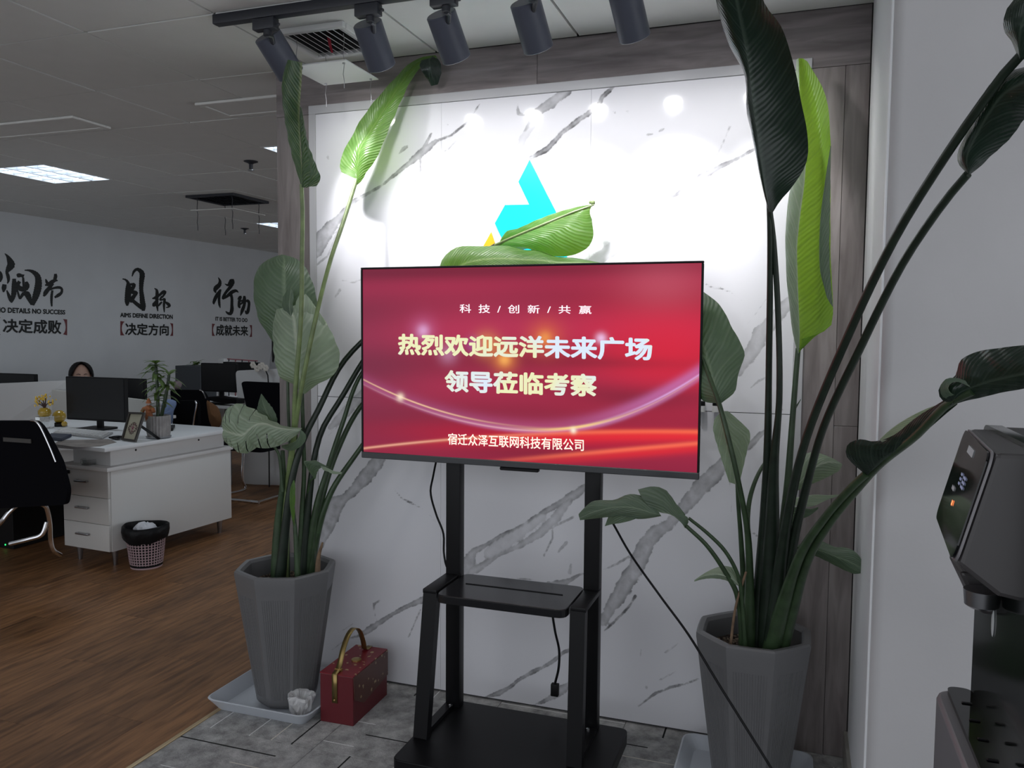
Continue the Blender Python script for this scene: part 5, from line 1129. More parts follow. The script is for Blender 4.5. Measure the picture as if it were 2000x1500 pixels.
# dark clutter between keyboard and frame
p = P(228, 858, 'Z', .762); t = thing('desk_cable', 'tangle of black cable between keyboard and picture frame', 'cable', p)
q = [(p.x-.05+.10*((k*37) % 11)/11, p.y+.05-.09*((k*23) % 13)/13, .768+.012*((k*7) % 5)/5) for k in range(16)]; G().tube(catmull(q, 90), .005, 6).make('coil', M['blackpl'], t, True)
p = P(115, 845, 'Z', .76); t = thing('eyeglasses', 'dark eyeglasses lying behind the white keyboard', 'glasses', (p.x, p.y+.12, .76)); g = G()
for s in (-1, 1): g.lathe((p.x+s*.03, p.y+.12, .762), [(.022,0),(.026,.003),(.026,.008),(.022,.010)], 18)
g.make('lens_rims', M['blackpl'], t, True)
for s in (-1, 1): G().tube([(p.x+s*.055, p.y+.12, .768), (p.x+s*.062, p.y+.06, .772), (p.x+s*.04, p.y+.01, .766)], .0022, 6).make('temple', M['steel'], t, True)
# glass dish on the pedestal
c = dl(G().cyl((-.20, .0, .626), (-.20, 0, .66), .046, n=28)).V[0]; cc0 = Vector((DO.x+(-.20)*math.cos(DR), DO.y-(-.2)*-math.sin(DR), 0))
t = thing('glass_dish', 'small clear glass dish on the pedestal under the desktop', 'dish', (cc0.x, cc0.y+.01, .6255))
G().lathe((cc0.x, cc0.y+.015, .6258), [(.040,0),(.047,.004),(.048,.034),(.043,.034),(.041,.008),(.002,.006)], 28).make('bowl', M['glass'], t, True)
# yellow gem tree, its vase and acrylic stand
gy = 4.33; p = P(88, 838, 'Y', gy)
t = thing('gem_tree', 'yellow gem bonsai tree in a gold vase on a clear block', 'ornament', (p.x, gy, .7605)); z = .7605
am = mat('amber_glaze', (.42,.27,.03), .15, coat=.6)
G().bbox(p.x-.045, p.x+.045, gy-.04, gy+.04, z, z+.085, .003).make('clear_block', M['glass'], t)
G().lathe((p.x, gy, z+.086), [(.034,0),(.043,.018),(.042,.040),(.028,.058),(.020,.060)], 20).make('vase', am, t, True)
br = [((0,0,.14),(-.02,0,.175),(-.05,-.01,.20)), ((0,0,.14),(.02,0,.17),(.055,.01,.185)), ((0,0,.14),(-.005,0,.18),(-.02,.01,.215)), ((0,0,.14),(.01,0,.18),(.025,-.01,.215)), ((0,0,.15),(-.03,0,.165),(-.075,0,.175))]
for b3 in br:
    G().tube([(p.x+x, gy+y, z+q_) for x, y, q_ in b3], [.006,.004,.003], 7).make('branch', mat('dark_branch', (.05,.02,.015), .6), t, True)
gm = mat('yellow_gem', (.75,.48,.03), .15, coat=.5)
g = G()
for k in range(64):
    x, y, q_ = br[k % 5][2]; g.ball((p.x+x+rng.uniform(-.022,.022), gy+y+rng.uniform(-.02,.02), z+q_+rng.uniform(-.018,.02)), rng.uniform(.004,.009), (1,.6,1.2), 6, 4)
g.make('gem_leaves', gm, t, True)['kind'] = 'stuff'
gy = 4.46; p = P(117, 833, 'Y', gy)
t = thing('amber_ball', 'amber glass ball on a black base beside the gem tree', 'ornament', (p.x, gy, .7605))
G().lathe((p.x, gy, .7605), [(.048,0),(.046,.02),(.030,.028)], 24).make('base', M['blackpl'], t, True)
G().ball((p.x-.004, gy, .7605+.07), .046, u=24, v=16).make('ball', am, t, True)
G().ball((p.x+.065, gy-.02, .7605+.022), .020, u=14, v=10).make('small_ball', am, t, True)
# ---- screens between the desks
pw = mat('desk_screen_white', (.62,.62,.62), .5)
o = G().prism([P(-70,752,'Y',5.02), P(131,743,'Y',5.03), P(200,741,'Y',5.05), P(200,880,'Y',5.05), P(-70,880,'Y',5.02)], (0,.03,0)).make('desk_partition', pw, bevel=.003); tag(o, 'tall white desk partition at the left edge behind the gem tree', 'partition')
o = G().prism([P(101,761,'Y',4.985), P(248,777,'Y',4.985), P(289,782,'Y',4.985), P(291,786,'Y',4.985), P(291,832,'Y',4.985), P(101,830,'Y',4.985)], (0,.02,0)).make('desk_partition', mat('desk_screen_beige', (.50,.49,.46), .5), bevel=.003); tag(o, 'low beige partition along the back of the nearest desk', 'partition')
monitor([(-60,726),(69,732),(69,790),(-60,790)], 5.35, .75, 'black monitor rising above the white partition at the left edge')
monitor([(205,736),(283,742),(281,785),(205,782)], 5.25, .75, 'black monitor just right of the woman, behind the nearest one')
for (x0, x1, y0, y1, lb) in ((-7.0, -4.85, 5.10, 5.46, 'white desk behind the nearest desk, mostly hidden by its partition'), (-6.3, -4.95, 6.25, 7.35, 'white desk far back carrying the two black monitors')):
    t = thing('desk', lb, 'desk', ((x0+x1)/2, (y0+y1)/2, 0)); G().bbox(x0, x1, y0, y1, .725, .75, .003).make('desktop', M['white'], t)
    for x in (x0+.05, x1-.05):
        for y in (y0+.05, y1-.05): G().box(x-.02, x+.02, y-.02, y+.02, 0, .725).make('leg', M['steel'], t)
    G().box(x0+.03, x1-.03, y1-.06, y1-.04, .25, .72).make('modesty_panel', M['white'], t)
# ---- far monitors and clutter
o = slab('storage_box', [(342,714),(391,715),(391,778),(342,778)], 6.75, .25, mat('slate_grey_board', (.045,.05,.058), .7), bevel=.005); tag(o, 'slate grey box standing left of the far black monitors', 'box')
monitor([(390,708),(462,711),(462,766),(396,765)], 6.45, .75, 'black monitor far back above the white desk edge')
monitor([(435,705),(511,710),(512,752),(437,750)], 6.95, .75, 'black monitor behind the far one, its top edge under the striped rail')
o = slab('laptop', [(398,776),(420,775),(462,780),(462,789),(436,788),(402,781)], 6.28, .12, M['blackpl'], bevel=.003); tag(o, 'flat black device lying on the far desk below the monitor', 'device')
t = thing('desk_partition', 'white partition with a rounded corner behind the black chair at the wall end', 'partition', P(500, 945, 'Z', 0))
slab('panel', [(460,724),(552,720),(560,948),(476,946)], 6.42, .035, pw, t, r=.04)
o = slab('white_box', [(426,701),(437,701),(437,773),(426,773)], 7.15, .1, M['white']); tag(o, 'small white box behind the far monitor tops', 'box')
t = thing('striped_rack', 'thin red and white rail above the far monitor', 'rack', P(468, 712, 'Y', 7.2)); rm = mat('faded_red', (.3,.10,.12), .6)
G().cyl(P(444,701,'Y',7.2), P(503,705,'Y',7.2), .006, n=8).make('upper_rail', rm, t); G().cyl(P(444,706,'Y',7.2), P(503,709,'Y',7.2), .006, n=8).make('lower_rail', M['white'], t)
for k in range(5): G().cyl(P(447+k*13,700+k,'Y',7.2), P(447+k*13,773,'Y',7.2), .007, n=8).make('post', rm if k % 2 else M['track'], t)
t = thing('potted_plant', 'small bushy green plant on the slate grey box', 'plant', P(378, 716, 'Y', 6.85)); b_ = P(384, 720, 'Y', 6.85)
G().lathe(b_-Vector((0,0,.06)), [(.035,0),(.045,.06),(.040,.06)], 14).make('pot', M['blackpl'], t, True)
for k in range(24):
    a = k*2.4; small_leaf(t, b_+Vector((rng.uniform(-.04,.06), 0, rng.uniform(-.02,.06))), (math.cos(a), math.sin(a)*.6, rng.uniform(.1,1.1)), rng.uniform(.08,.15), .013, M['leaf_desk'], .5)
t = thing('flower_lamp', 'white flowers on a thin black stem above the black chair', 'flowers', P(524, 745, 'Y', 6.35))
G().tube(YP([(526,951,6.35),(525,840,6.35),(524,746,6.35),(523,733,6.35),(518,722,6.35),(514,716,6.35)]), .006, 7).make('stem', M['blackpl'], t, True)
wf = mat('cream_petals', (.62,.58,.52), .7)
for (x, y) in ((494,713),(502,720),(512,714),(519,719),(508,716)):
    g = G(); c = P(x, y, 'Y', 6.34)
    for k in range(6): g.ball(c+Vector((.018*math.cos(k*1.05), 0, .018*math.sin(k*1.05))), .015, (1,.5,1), 7, 5)
    g.make('flower', wf, t, True)
# ---- office chairs
def cloth(name, pts, mt, label, cat, depth=.04):
    "garment hanging over something: an outline filled and puckered, with thickness"
    n = len(pts); c = sum((Vector(p) for p in pts), Vector())/n; V = [c+Vector((0,-depth,0))]; F = []
    for ring in (.5, 1.0):
        for k, p in enumerate(pts):
            V.append(c.lerp(Vector(p), ring)+Vector((0, -depth*(1-ring)+.02*math.sin(k*2.3+ring*3), 0)))
    for k in range(n): F.append((0, 1+k, 1+(k+1) % n)); F.append((1+k, 1+n+k, 1+n+(k+1) % n, 1+(k+1) % n))
    o = G().add(V, F).make(name, mt, smooth=True, ang=80); m = o.modifiers.new('s', 'SOLIDIFY'); m.thickness = .015; m = o.modifiers.new('ss', 'SUBSURF'); m.levels = 1; m.render_levels = 1
    return tag(o, label, cat)
def sled_chair(label, back, Y, seat, frame_pts, rim=None, slot=None, tilt=.06):
    cx = sum(P(a, b, 'Y', Y).x for a, b in back)/len(back)
    t = thing('office_chair', label, 'chair', (cx, seat[2], 0), 'black office chairs')
    pts = [P(a, b, 'Y', Y) for a, b in back]; zt = max(p.z for p in pts); zb_ = min(p.z for p in pts)
    pts = rounded([p+Vector((0, tilt*(zt-p.z)/(zt-zb_+.001), 0)) for p in pts], .03)
    G().prism(pts, (0, .03, 0)).make('backrest', M['fabric'], t, True)
    G().prism(rounded([(seat[0], seat[2], seat[4]), (seat[1], seat[2], seat[4]), (seat[1], seat[3], seat[4]), (seat[0], seat[3], seat[4])], .05), (0, 0, .06)).make('seat', M['fabric'], t, True)
    for l in frame_pts: G().tube(catmull(l, 30), .0125, 10).make('frame_tube', M['chrome'], t, True)
    if rim: G().tube(catmull(YP(rim), 20), .006, 8).make('edge_tube', M['chrome'], t, True)
    return t
def sled(x0, x1, y0, y1, zs):
    r = []
    for x in (x0, x1): r.append([(x, y0+.02, zs), (x, y0, zs*.7), (x, y0-.01, .10), (x, y0+.03, .018), (x, (y0+y1)/2, .014), (x, y1, .014)])
    r.append([(x0, y1, .014), ((x0+x1)/2, y1+.01, .014), (x1, y1, .014)]); r.append([(x0, y0+.02, zs), ((x0+x1)/2, y0+.02, zs), (x1, y0+.02, zs)]); return r
nc = sled_chair('black office chair at the left edge in front of the nearest desk', [(-85,822),(68,822),(79,834),(96,870),(110,905),(119,960),(112,990),(-85,1000)], 3.36, (-4.78, -4.28, 3.42, 3.9, .44),
   [YP([(82,985,3.42),(90,990,3.44),(97,1020,3.47),(99,1055,3.50),(104,1074,3.52),(118,1084,3.60)]), YP([(40,982,3.50),(18,1000,3.45),(2,1020,3.42),(-20,1040,3.42)]), YP([(20,1062,3.40),(60,1052,3.42),(82,1044,3.44),(92,1020,3.46)])],
   [(60,821,3.355),(70,823,3.355),(79,834,3.36),(96,870,3.37),(109,902,3.38)])
g = G().box(P(2,855,'Y',3.35).x, P(56,855,'Y',3.35).x, 3.362, 3.368, P(20,864,'Y',3.35).z, P(20,856,'Y',3.35).z); g.make('back_slot', mat('dull_slot_grey', (.07,.065,.06), .6), nc)
G().cyl(P(96,908,'Y',3.42), P(118,905,'Y',3.5), .012, n=10).make('arm_bracket', M['blackpl'], nc); G().ball(P(97,908,'Y',3.40), .009).make('arm_bolt', M['chrome'], nc, True)
sled_chair('black office chair by the wall end in front of the rounded partition', [(471,748),(476,745),(546,748),(552,756),(556,850),(484,852)], 6.05, (-4.72, -4.22, 5.75, 6.10, .43), sled(-4.70, -4.24, 6.12, 5.72, .42))
sled_chair('large black office chair in the middle with a brown jacket on it', [(332,761),(393,762),(400,772),(416,832),(418,850),(330,850)], 5.90, (-5.50, -5.03, 5.55, 5.88, .44), sled(-5.48, -5.06, 5.94, 5.52, .43), [(390,762,5.895),(396,765,5.895),(402,778,5.91)])
sled_chair('black office chair with a shiny edge just behind the nearest desk', [(344,783),(382,782),(385,790),(377,835),(339,836)], 5.03, (-4.74, -4.38, 5.06, 5.42, .45), sled(-4.72, -4.4, 5.04, 5.42, .44), [(381,783,5.025),(384,789,5.025),(380,812,5.04),(377,835,5.05)])
cloth('jacket', [P(x,y,'Y',5.88) for x, y in ((403,777),(411,783),(424,793),(432,806),(437,822),(428,838),(414,838),(408,808))], mat('brown_jacket_cloth', (.16,.075,.03), .9, bump=.6, bscale=15), 'brown jacket hung over the large middle chair', 'jacket')
cloth('jacket', [P(x,y,'Y',5.02) for x, y in ((318,780),(332,778),(346,782),(346,795),(339,806),(338,834),(322,836),(310,834),(315,800))], mat('pale_blue_cloth', (.17,.23,.38), .9, bump=.6, bscale=15), 'pale blue jacket hanging on a chair behind the desk plant', 'jacket')
cloth('plastic_bag', [P(x,y,'Y',5.90) for x, y in ((338,746),(346,742),(354,746),(358,756),(350,762),(338,760))], mat('pinkish_plastic', (.20,.15,.16), .4), 'crumpled pinkish bag above the middle black chair', 'bag', .03)
# ---- computer tower under the desk
p = P(10, 1064, 'Y', 3.95); t = thing('computer_tower', 'black computer tower with two green lights under the desk', 'computer', (p.x-.02, 4.15, 0))
G().bbox(p.x-.15, p.x+.07, 3.955, 4.36, .0, .43, .005).make('case', M['blackpl'], t)
gl = mat('green_led', (.02,1,.15), .5, emit=3)
for y in (1064, 1073):
    q = P(10, y, 'Y', 3.952); G().cyl(q, q+Vector((0, .004, 0)), .0045, n=10).make('indicator', gl, t)
# ---- waste bin
BX, BY = -3.772, 3.965
wb_ = thing('waste_bin', 'pink lattice waste bin with black liner against the nearest desk', 'bin', (BX, BY, 0))
H_ = .235; r0, r1 = .092, .118; rows, colsn = 13, 36; g = G()
def wr(z): return r0+(r1-r0)*z/H_
def wp(a, z, o=0): return Vector((BX+(wr(z)+o)*math.cos(a), BY+(wr(z)+o)*math.sin(a), z))
for k in range(colsn):
    a = 2*PI*k/colsn; g.bar(wp(a, .025), wp(a, H_), .006, .003, (-math.sin(a), math.cos(a), 0))
    a2 = a+PI/colsn*1.0
for j in range(rows):
    z = .028+(H_-.03)*j/(rows-1)
    for k in range(colsn*2):
        a = PI*k/colsn; b2 = PI*(k+1)/colsn; g.bar(wp(a, z), wp(b2, z), .005, .003, (0, 0, 1))
g.make('lattice', M['pink'], wb_)
G().lathe((BX, BY, 0), [(.001,.006),(r0-.004,.006),(r0-.003,.028),(r0+.003,.028),(r0,.0),(.001,.0)], 36, caps=False).make('base', M['pink'], wb_, True)
V = []; n = 48; prof = [(.100,.01,0),(.104,.12,0),(.110,.20,.3),(.116,H_+.005,.5),(.125,H_+.028,1),(.134,H_+.022,1),(.135,H_-.01,1.4),(.128,H_-.045,1.8),(.122,H_-.062,2.6)]
for i, (r, z, w) in enumerate(prof):
    for k in range(n):
        a = 2*PI*k/n; d = w*(.0035*math.sin(3*a+1)+.002*math.sin(7*a+i*.7)); V.append((BX+(r-.006*(i < 3)+d)*math.cos(a), BY+(r-.006*(i < 3)+d)*math.sin(a), z+w*.006*math.sin(2*a+.6)))
F = [(i*n+k, i*n+(k+1) % n, (i+1)*n+(k+1) % n, (i+1)*n+k) for i in range(len(prof)-1) for k in range(n)]+[tuple(range(n))[::-1]]
G().add(V, F).make('liner', M['bag'], wb_, True, ang=80)
ts = G().ball((BX-.012, BY+.01, H_-.012), .075, (1.05,.85,.62), 16, 10)
for v in ts.V: v += Vector((rng.uniform(-.004,.004), rng.uniform(-.004,.004), rng.uniform(-.006,.006)))
o = ts.make('crumpled_tissue', M['paper'], smooth=False); tag(o, 'crumpled white tissue lying in the lined waste bin', 'tissue')

# ================================================================== PEOPLE
def skin_body(name, J, E, mt, parent, root=0):
    me = bpy.data.meshes.new(name); o0 = ORG[parent]; me.from_pydata([Vector(p)-o0 for p, r in J], E, []); me.materials.append(mt)
    o = bpy.data.objects.new(name, me); COL.objects.link(o); o.parent = parent; ORG[o] = o0
    m = o.modifiers.new('skin', 'SKIN'); m.use_smooth_shade = True
    for i, (p, r) in enumerate(J):
        sv = me.skin_vertices[0].data[i]; sv.radius = r if hasattr(r, '__len__') else (r, r); sv.use_root = (i == root)
    s = o.modifiers.new('ss', 'SUBSURF'); s.levels = 2; s.render_levels = 2
    bpy.context.view_layer.update(); dg = bpy.context.evaluated_depsgraph_get(); ev = bpy.data.meshes.new_from_object(o.evaluated_get(dg))
    o.modifiers.clear(); o.data = ev; bpy.data.meshes.remove(me)
    return o
def head(parent, c, yaw, hair_len, scale=1.0):
    "skull, face and hair around c (centre of the head); yaw = where the face looks, in degrees, 0 towards -Y"
    R = Matrix.Rotation(math.radians(yaw), 3, 'Z'); c = Vector(c)
    def T(v): return c+R@(Vector(v)*scale)
    bm = bmesh.new(); bmesh.ops.create_uvsphere(bm, u_segments=28, v_segments=20, radius=1)
    V = []
    bm.verts.index_update()
    for v in bm.verts:
        x, y, z = v.co; w = 1-.28*max(0, -z)**1.5; jx = x*.076*w; jy = y*.095*(1-.15*max(0, -z)); jz = z*.115
        # brow, nose, lips and chin on the -y side
        f = max(0, -y)
        jy -= f*.016*math.exp(-((x/.14)**2+((z+.12)/.20)**2))+f*.006*math.exp(-((x/.3)**2+((z+.50)/.10)**2))+f*.008*math.exp(-((x/.3)**2+((z+.85)/.18)**2))
        jy += f*.008*(math.exp(-(((x-.38)/.2)**2+((z-.05)/.14)**2))+math.exp(-(((x+.38)/.2)**2+((z-.05)/.14)**2)))
        V.append(T((jx, jy, jz)))
    F = [[q.index for q in f_.verts] for f_ in bm.faces]; bm.free()
    hd = mesh_obj('head', V, F, M['skin'], parent, True)
    for s in (-1, 1):
        G().ball(T((s*.030, -.083, .006)), .009*scale, (1.3,.6,.6)).make('eye', mat('eye_white', (.4,.38,.37), .3), hd, True)
        G().tube([T((s*.014, -.092, .026)), T((s*.030, -.091, .031)), T((s*.046, -.082, .027))], [.0025,.003,.0015], 6).make('eyebrow', M['hair'], hd, True)
        G().ball(T((s*.077, .0, -.005)), .022*scale, (.35,.7,1.2)).make('ear', M['skin'], hd, True)
    G().tube([T((-.020, -.088, -.056)), T((0, -.094, -.055)), T((.020, -.088, -.056))], [.002,.0045,.002], 6).make('mouth', mat('lips', (.35,.12,.11), .5), hd, True)
    # hair: a shell open at the face, parted, falling to hair_len
    V = []; F = []; n = 40; rows = 16
    for i in range(rows):
        t = i/(rows-1)
        for k in range(n+1):
            gap = .30+.78*min(1, t*2.2); a = -PI/2+gap+(2*PI-2*gap)*k/n
            if t < .5:
                th = t/.5*PI*.55; r = math.sin(th+.12); z = .128*math.cos(th)
                x = .092*r*math.cos(a); y = .108*r*math.sin(a)+.006
            else:
                u = (t-.5)/.5; z = -.02-u*hair_len; x = (.093+.02*u)*math.cos(a); y = (.108-.01*u)*math.sin(a)+.01+.01*u
            w = 1+.018*math.sin(k*1.9+i*.3); V.append(T((x*w, y*w, z)))
    for i in range(rows-1):
        for k in range(n): F.append((i*(n+1)+k, i*(n+1)+k+1, (i+1)*(n+1)+k+1, (i+1)*(n+1)+k))
    F.append(tuple(range(n+1)))
    o = G().add(V, F).make('hair', M['hair'], hd, True, ang=80); m = o.modifiers.new('s', 'SOLIDIFY'); m.thickness = .012; m.offset = 1
    return hd
def person(label, hx, hy, htop, floor_z, yaw, hair_len, top_mat, seated, scale=1.0):
    t = thing('person', label, 'person', (hx, hy, floor_z)); R = Matrix.Rotation(math.radians(yaw), 3, 'Z')
    hc = Vector((hx, hy, htop-.128*scale)); hips_drop = .72*scale
    def T(x, y, z): return hc+R@Vector((x, y, z))*scale
    J = []; E = []
    def a(p, r): J.append((p, r)); return len(J)-1
    pel = a(T(0,.06,-.66), (.15,.11)); ab = a(T(0,.05,-.52), (.115,.09)); ch = a(T(0,.03,-.34), (.135,.10)); nk0 = a(T(0,.03,-.19), (.07,.06))
    E += [(pel,ab),(ab,ch),(ch,nk0)]
    nk = a(T(0,.02,-.09), (.048,.05)); E.append((nk0,nk))
    hands = []
    for s in (-1, 1):
        sh_ = a(T(s*.15,.03,-.235), (.055,.055)); E.append((ch, sh_))
        if seated: el = a(T(s*.21,-.04,-.48), .042); wr_ = a(T(s*.15,-.28,-.46), .028); 
        else: el = a(T(s*.20,.05,-.50), .040); wr_ = a(T(s*.20,-.02,-.74), .027)
        E += [(sh_,el),(el,wr_)]; hands.append((s, wr_, el))
        hp = a(T(s*.09,.06,-.70), (.10,.10)); E.append((pel, hp))
        if seated: kn = a(T(s*.10,-.36,-.70), .07); an = a(T(s*.10,-.34,-1.08), .045)
        else: kn = a(T(s*.09,.05,-1.10), .062); an = a(T(s*.09,.07,-1.44), .042)
        ft = a(J[an][0]+R@Vector((0,-.13,-.03))*scale, .035); E += [(hp,kn),(kn,an),(an,ft)]
    body = skin_body('clothed_body', J, E, top_mat, t, pel)
    for s, w_, e_ in hands:
        wp_ = J[w_][0]; d = (wp_-J[e_][0]).normalized(); sd = d.cross(Vector((0,0,1))); sd = sd.normalized() if sd.length > .1 else Vector((1,0,0)); HJ = []; HE = []
        def b(p, r): HJ.append((p, r)); return len(HJ)-1
        w0 = b(wp_, .024); pm1 = b(wp_+d*.07, (.036,.016)); HE.append((w0, pm1))
        for f_ in range(4):
            o_ = sd*((f_-1.5)*.019); L_ = (.058,.070,.066,.050)[f_]; k1 = b(wp_+d*.095+o_, .0095); k2 = b(wp_+d*(.095+L_*.5)+o_+Vector((0,0,-.008)), .0085); k3 = b(wp_+d*(.095+L_*.85)+o_+Vector((0,0,-.026)), .007); HE += [(pm1,k1),(k1,k2),(k2,k3)]
        q1 = b(wp_+d*.035-sd*s*.034, .011); q2 = b(wp_+d*.065-sd*s*.055+Vector((0,0,-.01)), .009); HE += [(w0,q1),(q1,q2)]
        skin_body('hand', HJ, HE, M['skin'], t, 0)
    head(t, hc, yaw, hair_len, scale)
    return t
hp_ = P(158, 709, 'Y', 5.80)
person('woman with long black hair seated behind the nearest black monitor', hp_.x, 5.80, hp_.z, 0, 52, .26, mat('dark_blouse', (.03,.03,.035), .8), True)
oc = thing('office_chair', 'dark office chair the woman behind the monitor sits on', 'chair', (hp_.x, 5.9, 0)); 
G().bbox(hp_.x-.26, hp_.x+.22, 5.7, 6.12, .17, .22, .02).make('seat', M['fabric'], oc); G().cyl((hp_.x, 5.9, .03), (hp_.x, 5.9, .17), .025).make('column', M['chrome'], oc)
for k in range(5): G().bar((hp_.x, 5.9, .04), (hp_.x+.26*math.cos(k*1.257), 5.9+.26*math.sin(k*1.257), .03), .03, .02, (0,0,1)).make('foot', M['blackpl'], oc)
h2 = P(553, 625, 'Y', 7.75)
person('person in a pale top with long dark hair standing behind the rounded partition', h2.x, 7.75, h2.z, 0, 150, .36, mat('pale_grey_top', (.42,.42,.43), .85, bump=.4, bscale=18), False, .96)

# ================================================================== LETTERING ON THE OFFICE WALL
M['ink'] = mat('black_vinyl', (.006,.008,.008), .55); M['inkred'] = mat('dark_red_vinyl', (.16,.035,.04), .55)
lx_ = WX+.0015
def brush(name, strokes, ox, oy, sc, parent):
    g = G()
    for s in strokes:
        pts = [Vector((ox+x/sc, oy+y/sc, w*1.3/sc)) for x, y, w in s]
        q = catmull([(p.x, p.y, p.z) for p in pts], max(8, 5*len(pts)))
        L_ = []; R_2 = []
        for i, p in enumerate(q):
            d = (q[min(i+1, len(q)-1)]-q[max(i-1, 0)]); d.z = 0; d = d.normalized(); nr = Vector((-d.y, d.x, 0)); w = max(.4, p.z)/2*(1+.10*math.sin(i*2.7))
            L_.append(p+nr*w); R_2.append(p-nr*w)
        n = len(q); V = [P(v.x, v.y, 'X', lx_+.002+.0004*(i % 3)) for i, v in enumerate(L_)]+[P(v.x, v.y, 'X', lx_+.002+.0004*(i % 3)) for i, v in enumerate(R_2)]
        V2 = [v-Vector((.003, 0, 0)) for v in V]
        F = [(i, i+1, n+i+1, n+i) for i in range(n-1)]; g.add(V, F)
        g.add(V+V2, [(i, i+1, 2*n+i+1, 2*n+i) for i in range(n-1)]+[(n+i, n+i+1, 3*n+i+1, 3*n+i) for i in range(n-1)]+[(0, n, 3*n, 2*n), (n-1, 2*n-1, 4*n-1, 3*n-1)])
    g.make(name, M['ink'], parent)
def wtext(name, body, q, m, parent, off=0):
    o = text_mesh(name, body, [P(x, y, 'X', lx_) for x, y in q], m, parent, bold=off, normal=(1,0,0), lift=.001, cells=1 if name == 'character' else 0)
    if name == 'english_line': o['kind'] = 'stuff'
def slogan(label, loc): return thing('wall_lettering', label, 'lettering', P(loc[0], loc[1], 'X', WX), 'slogans on the office wall')
MU = [[(140,320,12),(180,330,18),(215,370,30),(215,450,50),(205,560,50),(205,640,50),(205,695,18)], [(273,285,8),(300,215,26),(345,185,32),(400,220,48),(415,265,55),(405,350,50),(400,470,42),(410,560,48),(418,640,55),(430,700,52),(430,765,30)],
      [(215,390,10),(260,395,24),(298,402,38),(282,450,38),(262,490,34)],[(240,500,20),(300,508,45),(335,515,30),(300,560,40),(275,600,45),(275,650,40)],[(285,625,36),(345,675,40),(400,715,44),(438,755,20)],[(240,400,20),(250,480,26),(240,560,26),(250,640,24)]]
BIAO = [[(585,450,6),(615,475,24),(622,530,34),(618,600,34),(622,690,26),(632,770,8)],[(555,595,12),(600,580,30),(660,540,26),(715,498,34),(738,505,22),(715,545,20),(690,580,18)],[(560,700,14),(580,680,44),(605,640,30),(640,595,14)],[(690,560,18),(665,610,22),(690,612,16),(725,600,24),(718,680,24),(722,785,8)],[(735,640,14),(775,670,34),(795,695,26),(770,715,16),(745,718,8)],[(640,700,10),(665,665,22),(690,640,14)]]
XING = [[(1475,300,6),(1498,345,24),(1490,400,42),(1445,445,50),(1430,480,34),(1442,515,10)],[(1505,470,18),(1460,540,34),(1430,600,36),(1412,650,26),(1415,675,8)],[(1510,465,14),(1492,530,26),(1486,610,26),(1492,680,22),(1503,725,6)],[(1568,390,6),(1615,405,28),(1665,345,48),(1680,375,32),(1645,430,36),(1580,510,28),(1545,575,30),(1540,600,14),(1600,560,30),(1665,505,38),(1720,485,30),(1757,508,6)],[(1650,530,30),(1665,590,28),(1665,680,30),(1665,750,38),(1645,805,34),(1605,795,24),(1578,770,6)]]
DONG = [[(1745,605,6),(1775,575,26),(1790,570,24),(1770,620,26),(1765,700,28),(1780,725,16)],[(1775,680,16),(1820,640,22),(1838,560,18),(1845,600,26),(1838,680,30),(1810,760,34),(1785,832,8)],[(1845,640,14),(1885,625,30),(1903,650,28),(1900,710,28),(1885,780,34),(1868,800,22),(1850,760,8)],[(1750,640,14),(1800,625,18),(1840,610,12)]]
JIE = [[(610,580,8),(625,620,26),(640,655,22)],[(740,510,26),(742,545,34),(735,590,30),(770,602,10)],[(602,662,12),(650,650,36),(700,615,40),(755,590,20)],[(710,640,24),(655,700,36),(610,760,44),(590,800,22),(575,795,8)],[(650,725,20),(720,700,22),(790,692,28),(825,712,22),(820,760,26),(780,795,34),(730,825,18)],[(700,730,20),(690,800,24),(688,880,22),(692,945,14)]]
XI = [[(66,240,6),(100,275,26),(130,330,56),(150,390,76),(120,440,60),(95,490,30),(110,545,34),(115,600,24),(100,640,8)],[(-30,470,20),(5,500,30),(15,560,36),(-5,615,26)],[(62,650,40),(55,700,46),(48,755,12)],[(330,462,10),(390,465,22),(450,490,40),(500,540,56),(515,620,66),(505,710,72),(480,800,66),(455,870,50),(440,930,24)],[(190,575,34),(192,660,50),(188,760,52),(170,840,40),(155,895,12)],[(92,730,10),(120,800,30),(145,860,34),(158,895,12)],[(228,540,30),(255,530,44),(290,535,30),(318,545,40)],[(262,610,34),(238,660,40),(270,705,50),(330,710,54),(362,670,50),(350,615,24)],[(225,700,12),(250,790,20),(268,840,18),(310,780,36),(360,780,60),(395,850,46),(420,925,14)],[(310,560,20),(315,640,22),(320,700,20)]]
t = slogan('leftmost slogan with large black calligraphy, partly outside the picture', (60, 655)); brush('calligraphy', XI, 0, 460, 6.82, t); brush('calligraphy', JIE, 0, 460, 6.82, t)
wtext('english_line', 'NO DETAILS NO SUCCESS', [(-8,600),(127,606),(-8,610),(127,614)], M['ink'], t, .045); wtext('character', '决定成败', [(6,623),(119,626),(6,649),(119,652)], M['ink'], t, .03)
wtext('left_bracket', '【', [(-8,620),(1,620),(-8,654),(1,654)], M['inkred'], t); wtext('right_bracket', '】', [(123,623),(131,624),(123,653),(131,655)], M['inkred'], t)
t = slogan('middle slogan in black calligraphy above the desk plant', (286, 657)); brush('calligraphy', MU, 220, 500, 7.143, t); brush('calligraphy', BIAO, 220, 500, 7.143, t)
wtext('english_line', 'AIMS DEFINE DIRECTION', [(235,611),(337,615),(235,619),(337,623)], M['ink'], t, .045); wtext('character', '决定方向', [(245,631),(329,634),(245,654),(329,655)], M['ink'], t, .03)
wtext('left_bracket', '【', [(235,627),(243,628),(235,655),(243,655)], M['inkred'], t); wtext('right_bracket', '】', [(332,631),(338,632),(332,656),(338,656)], M['inkred'], t)
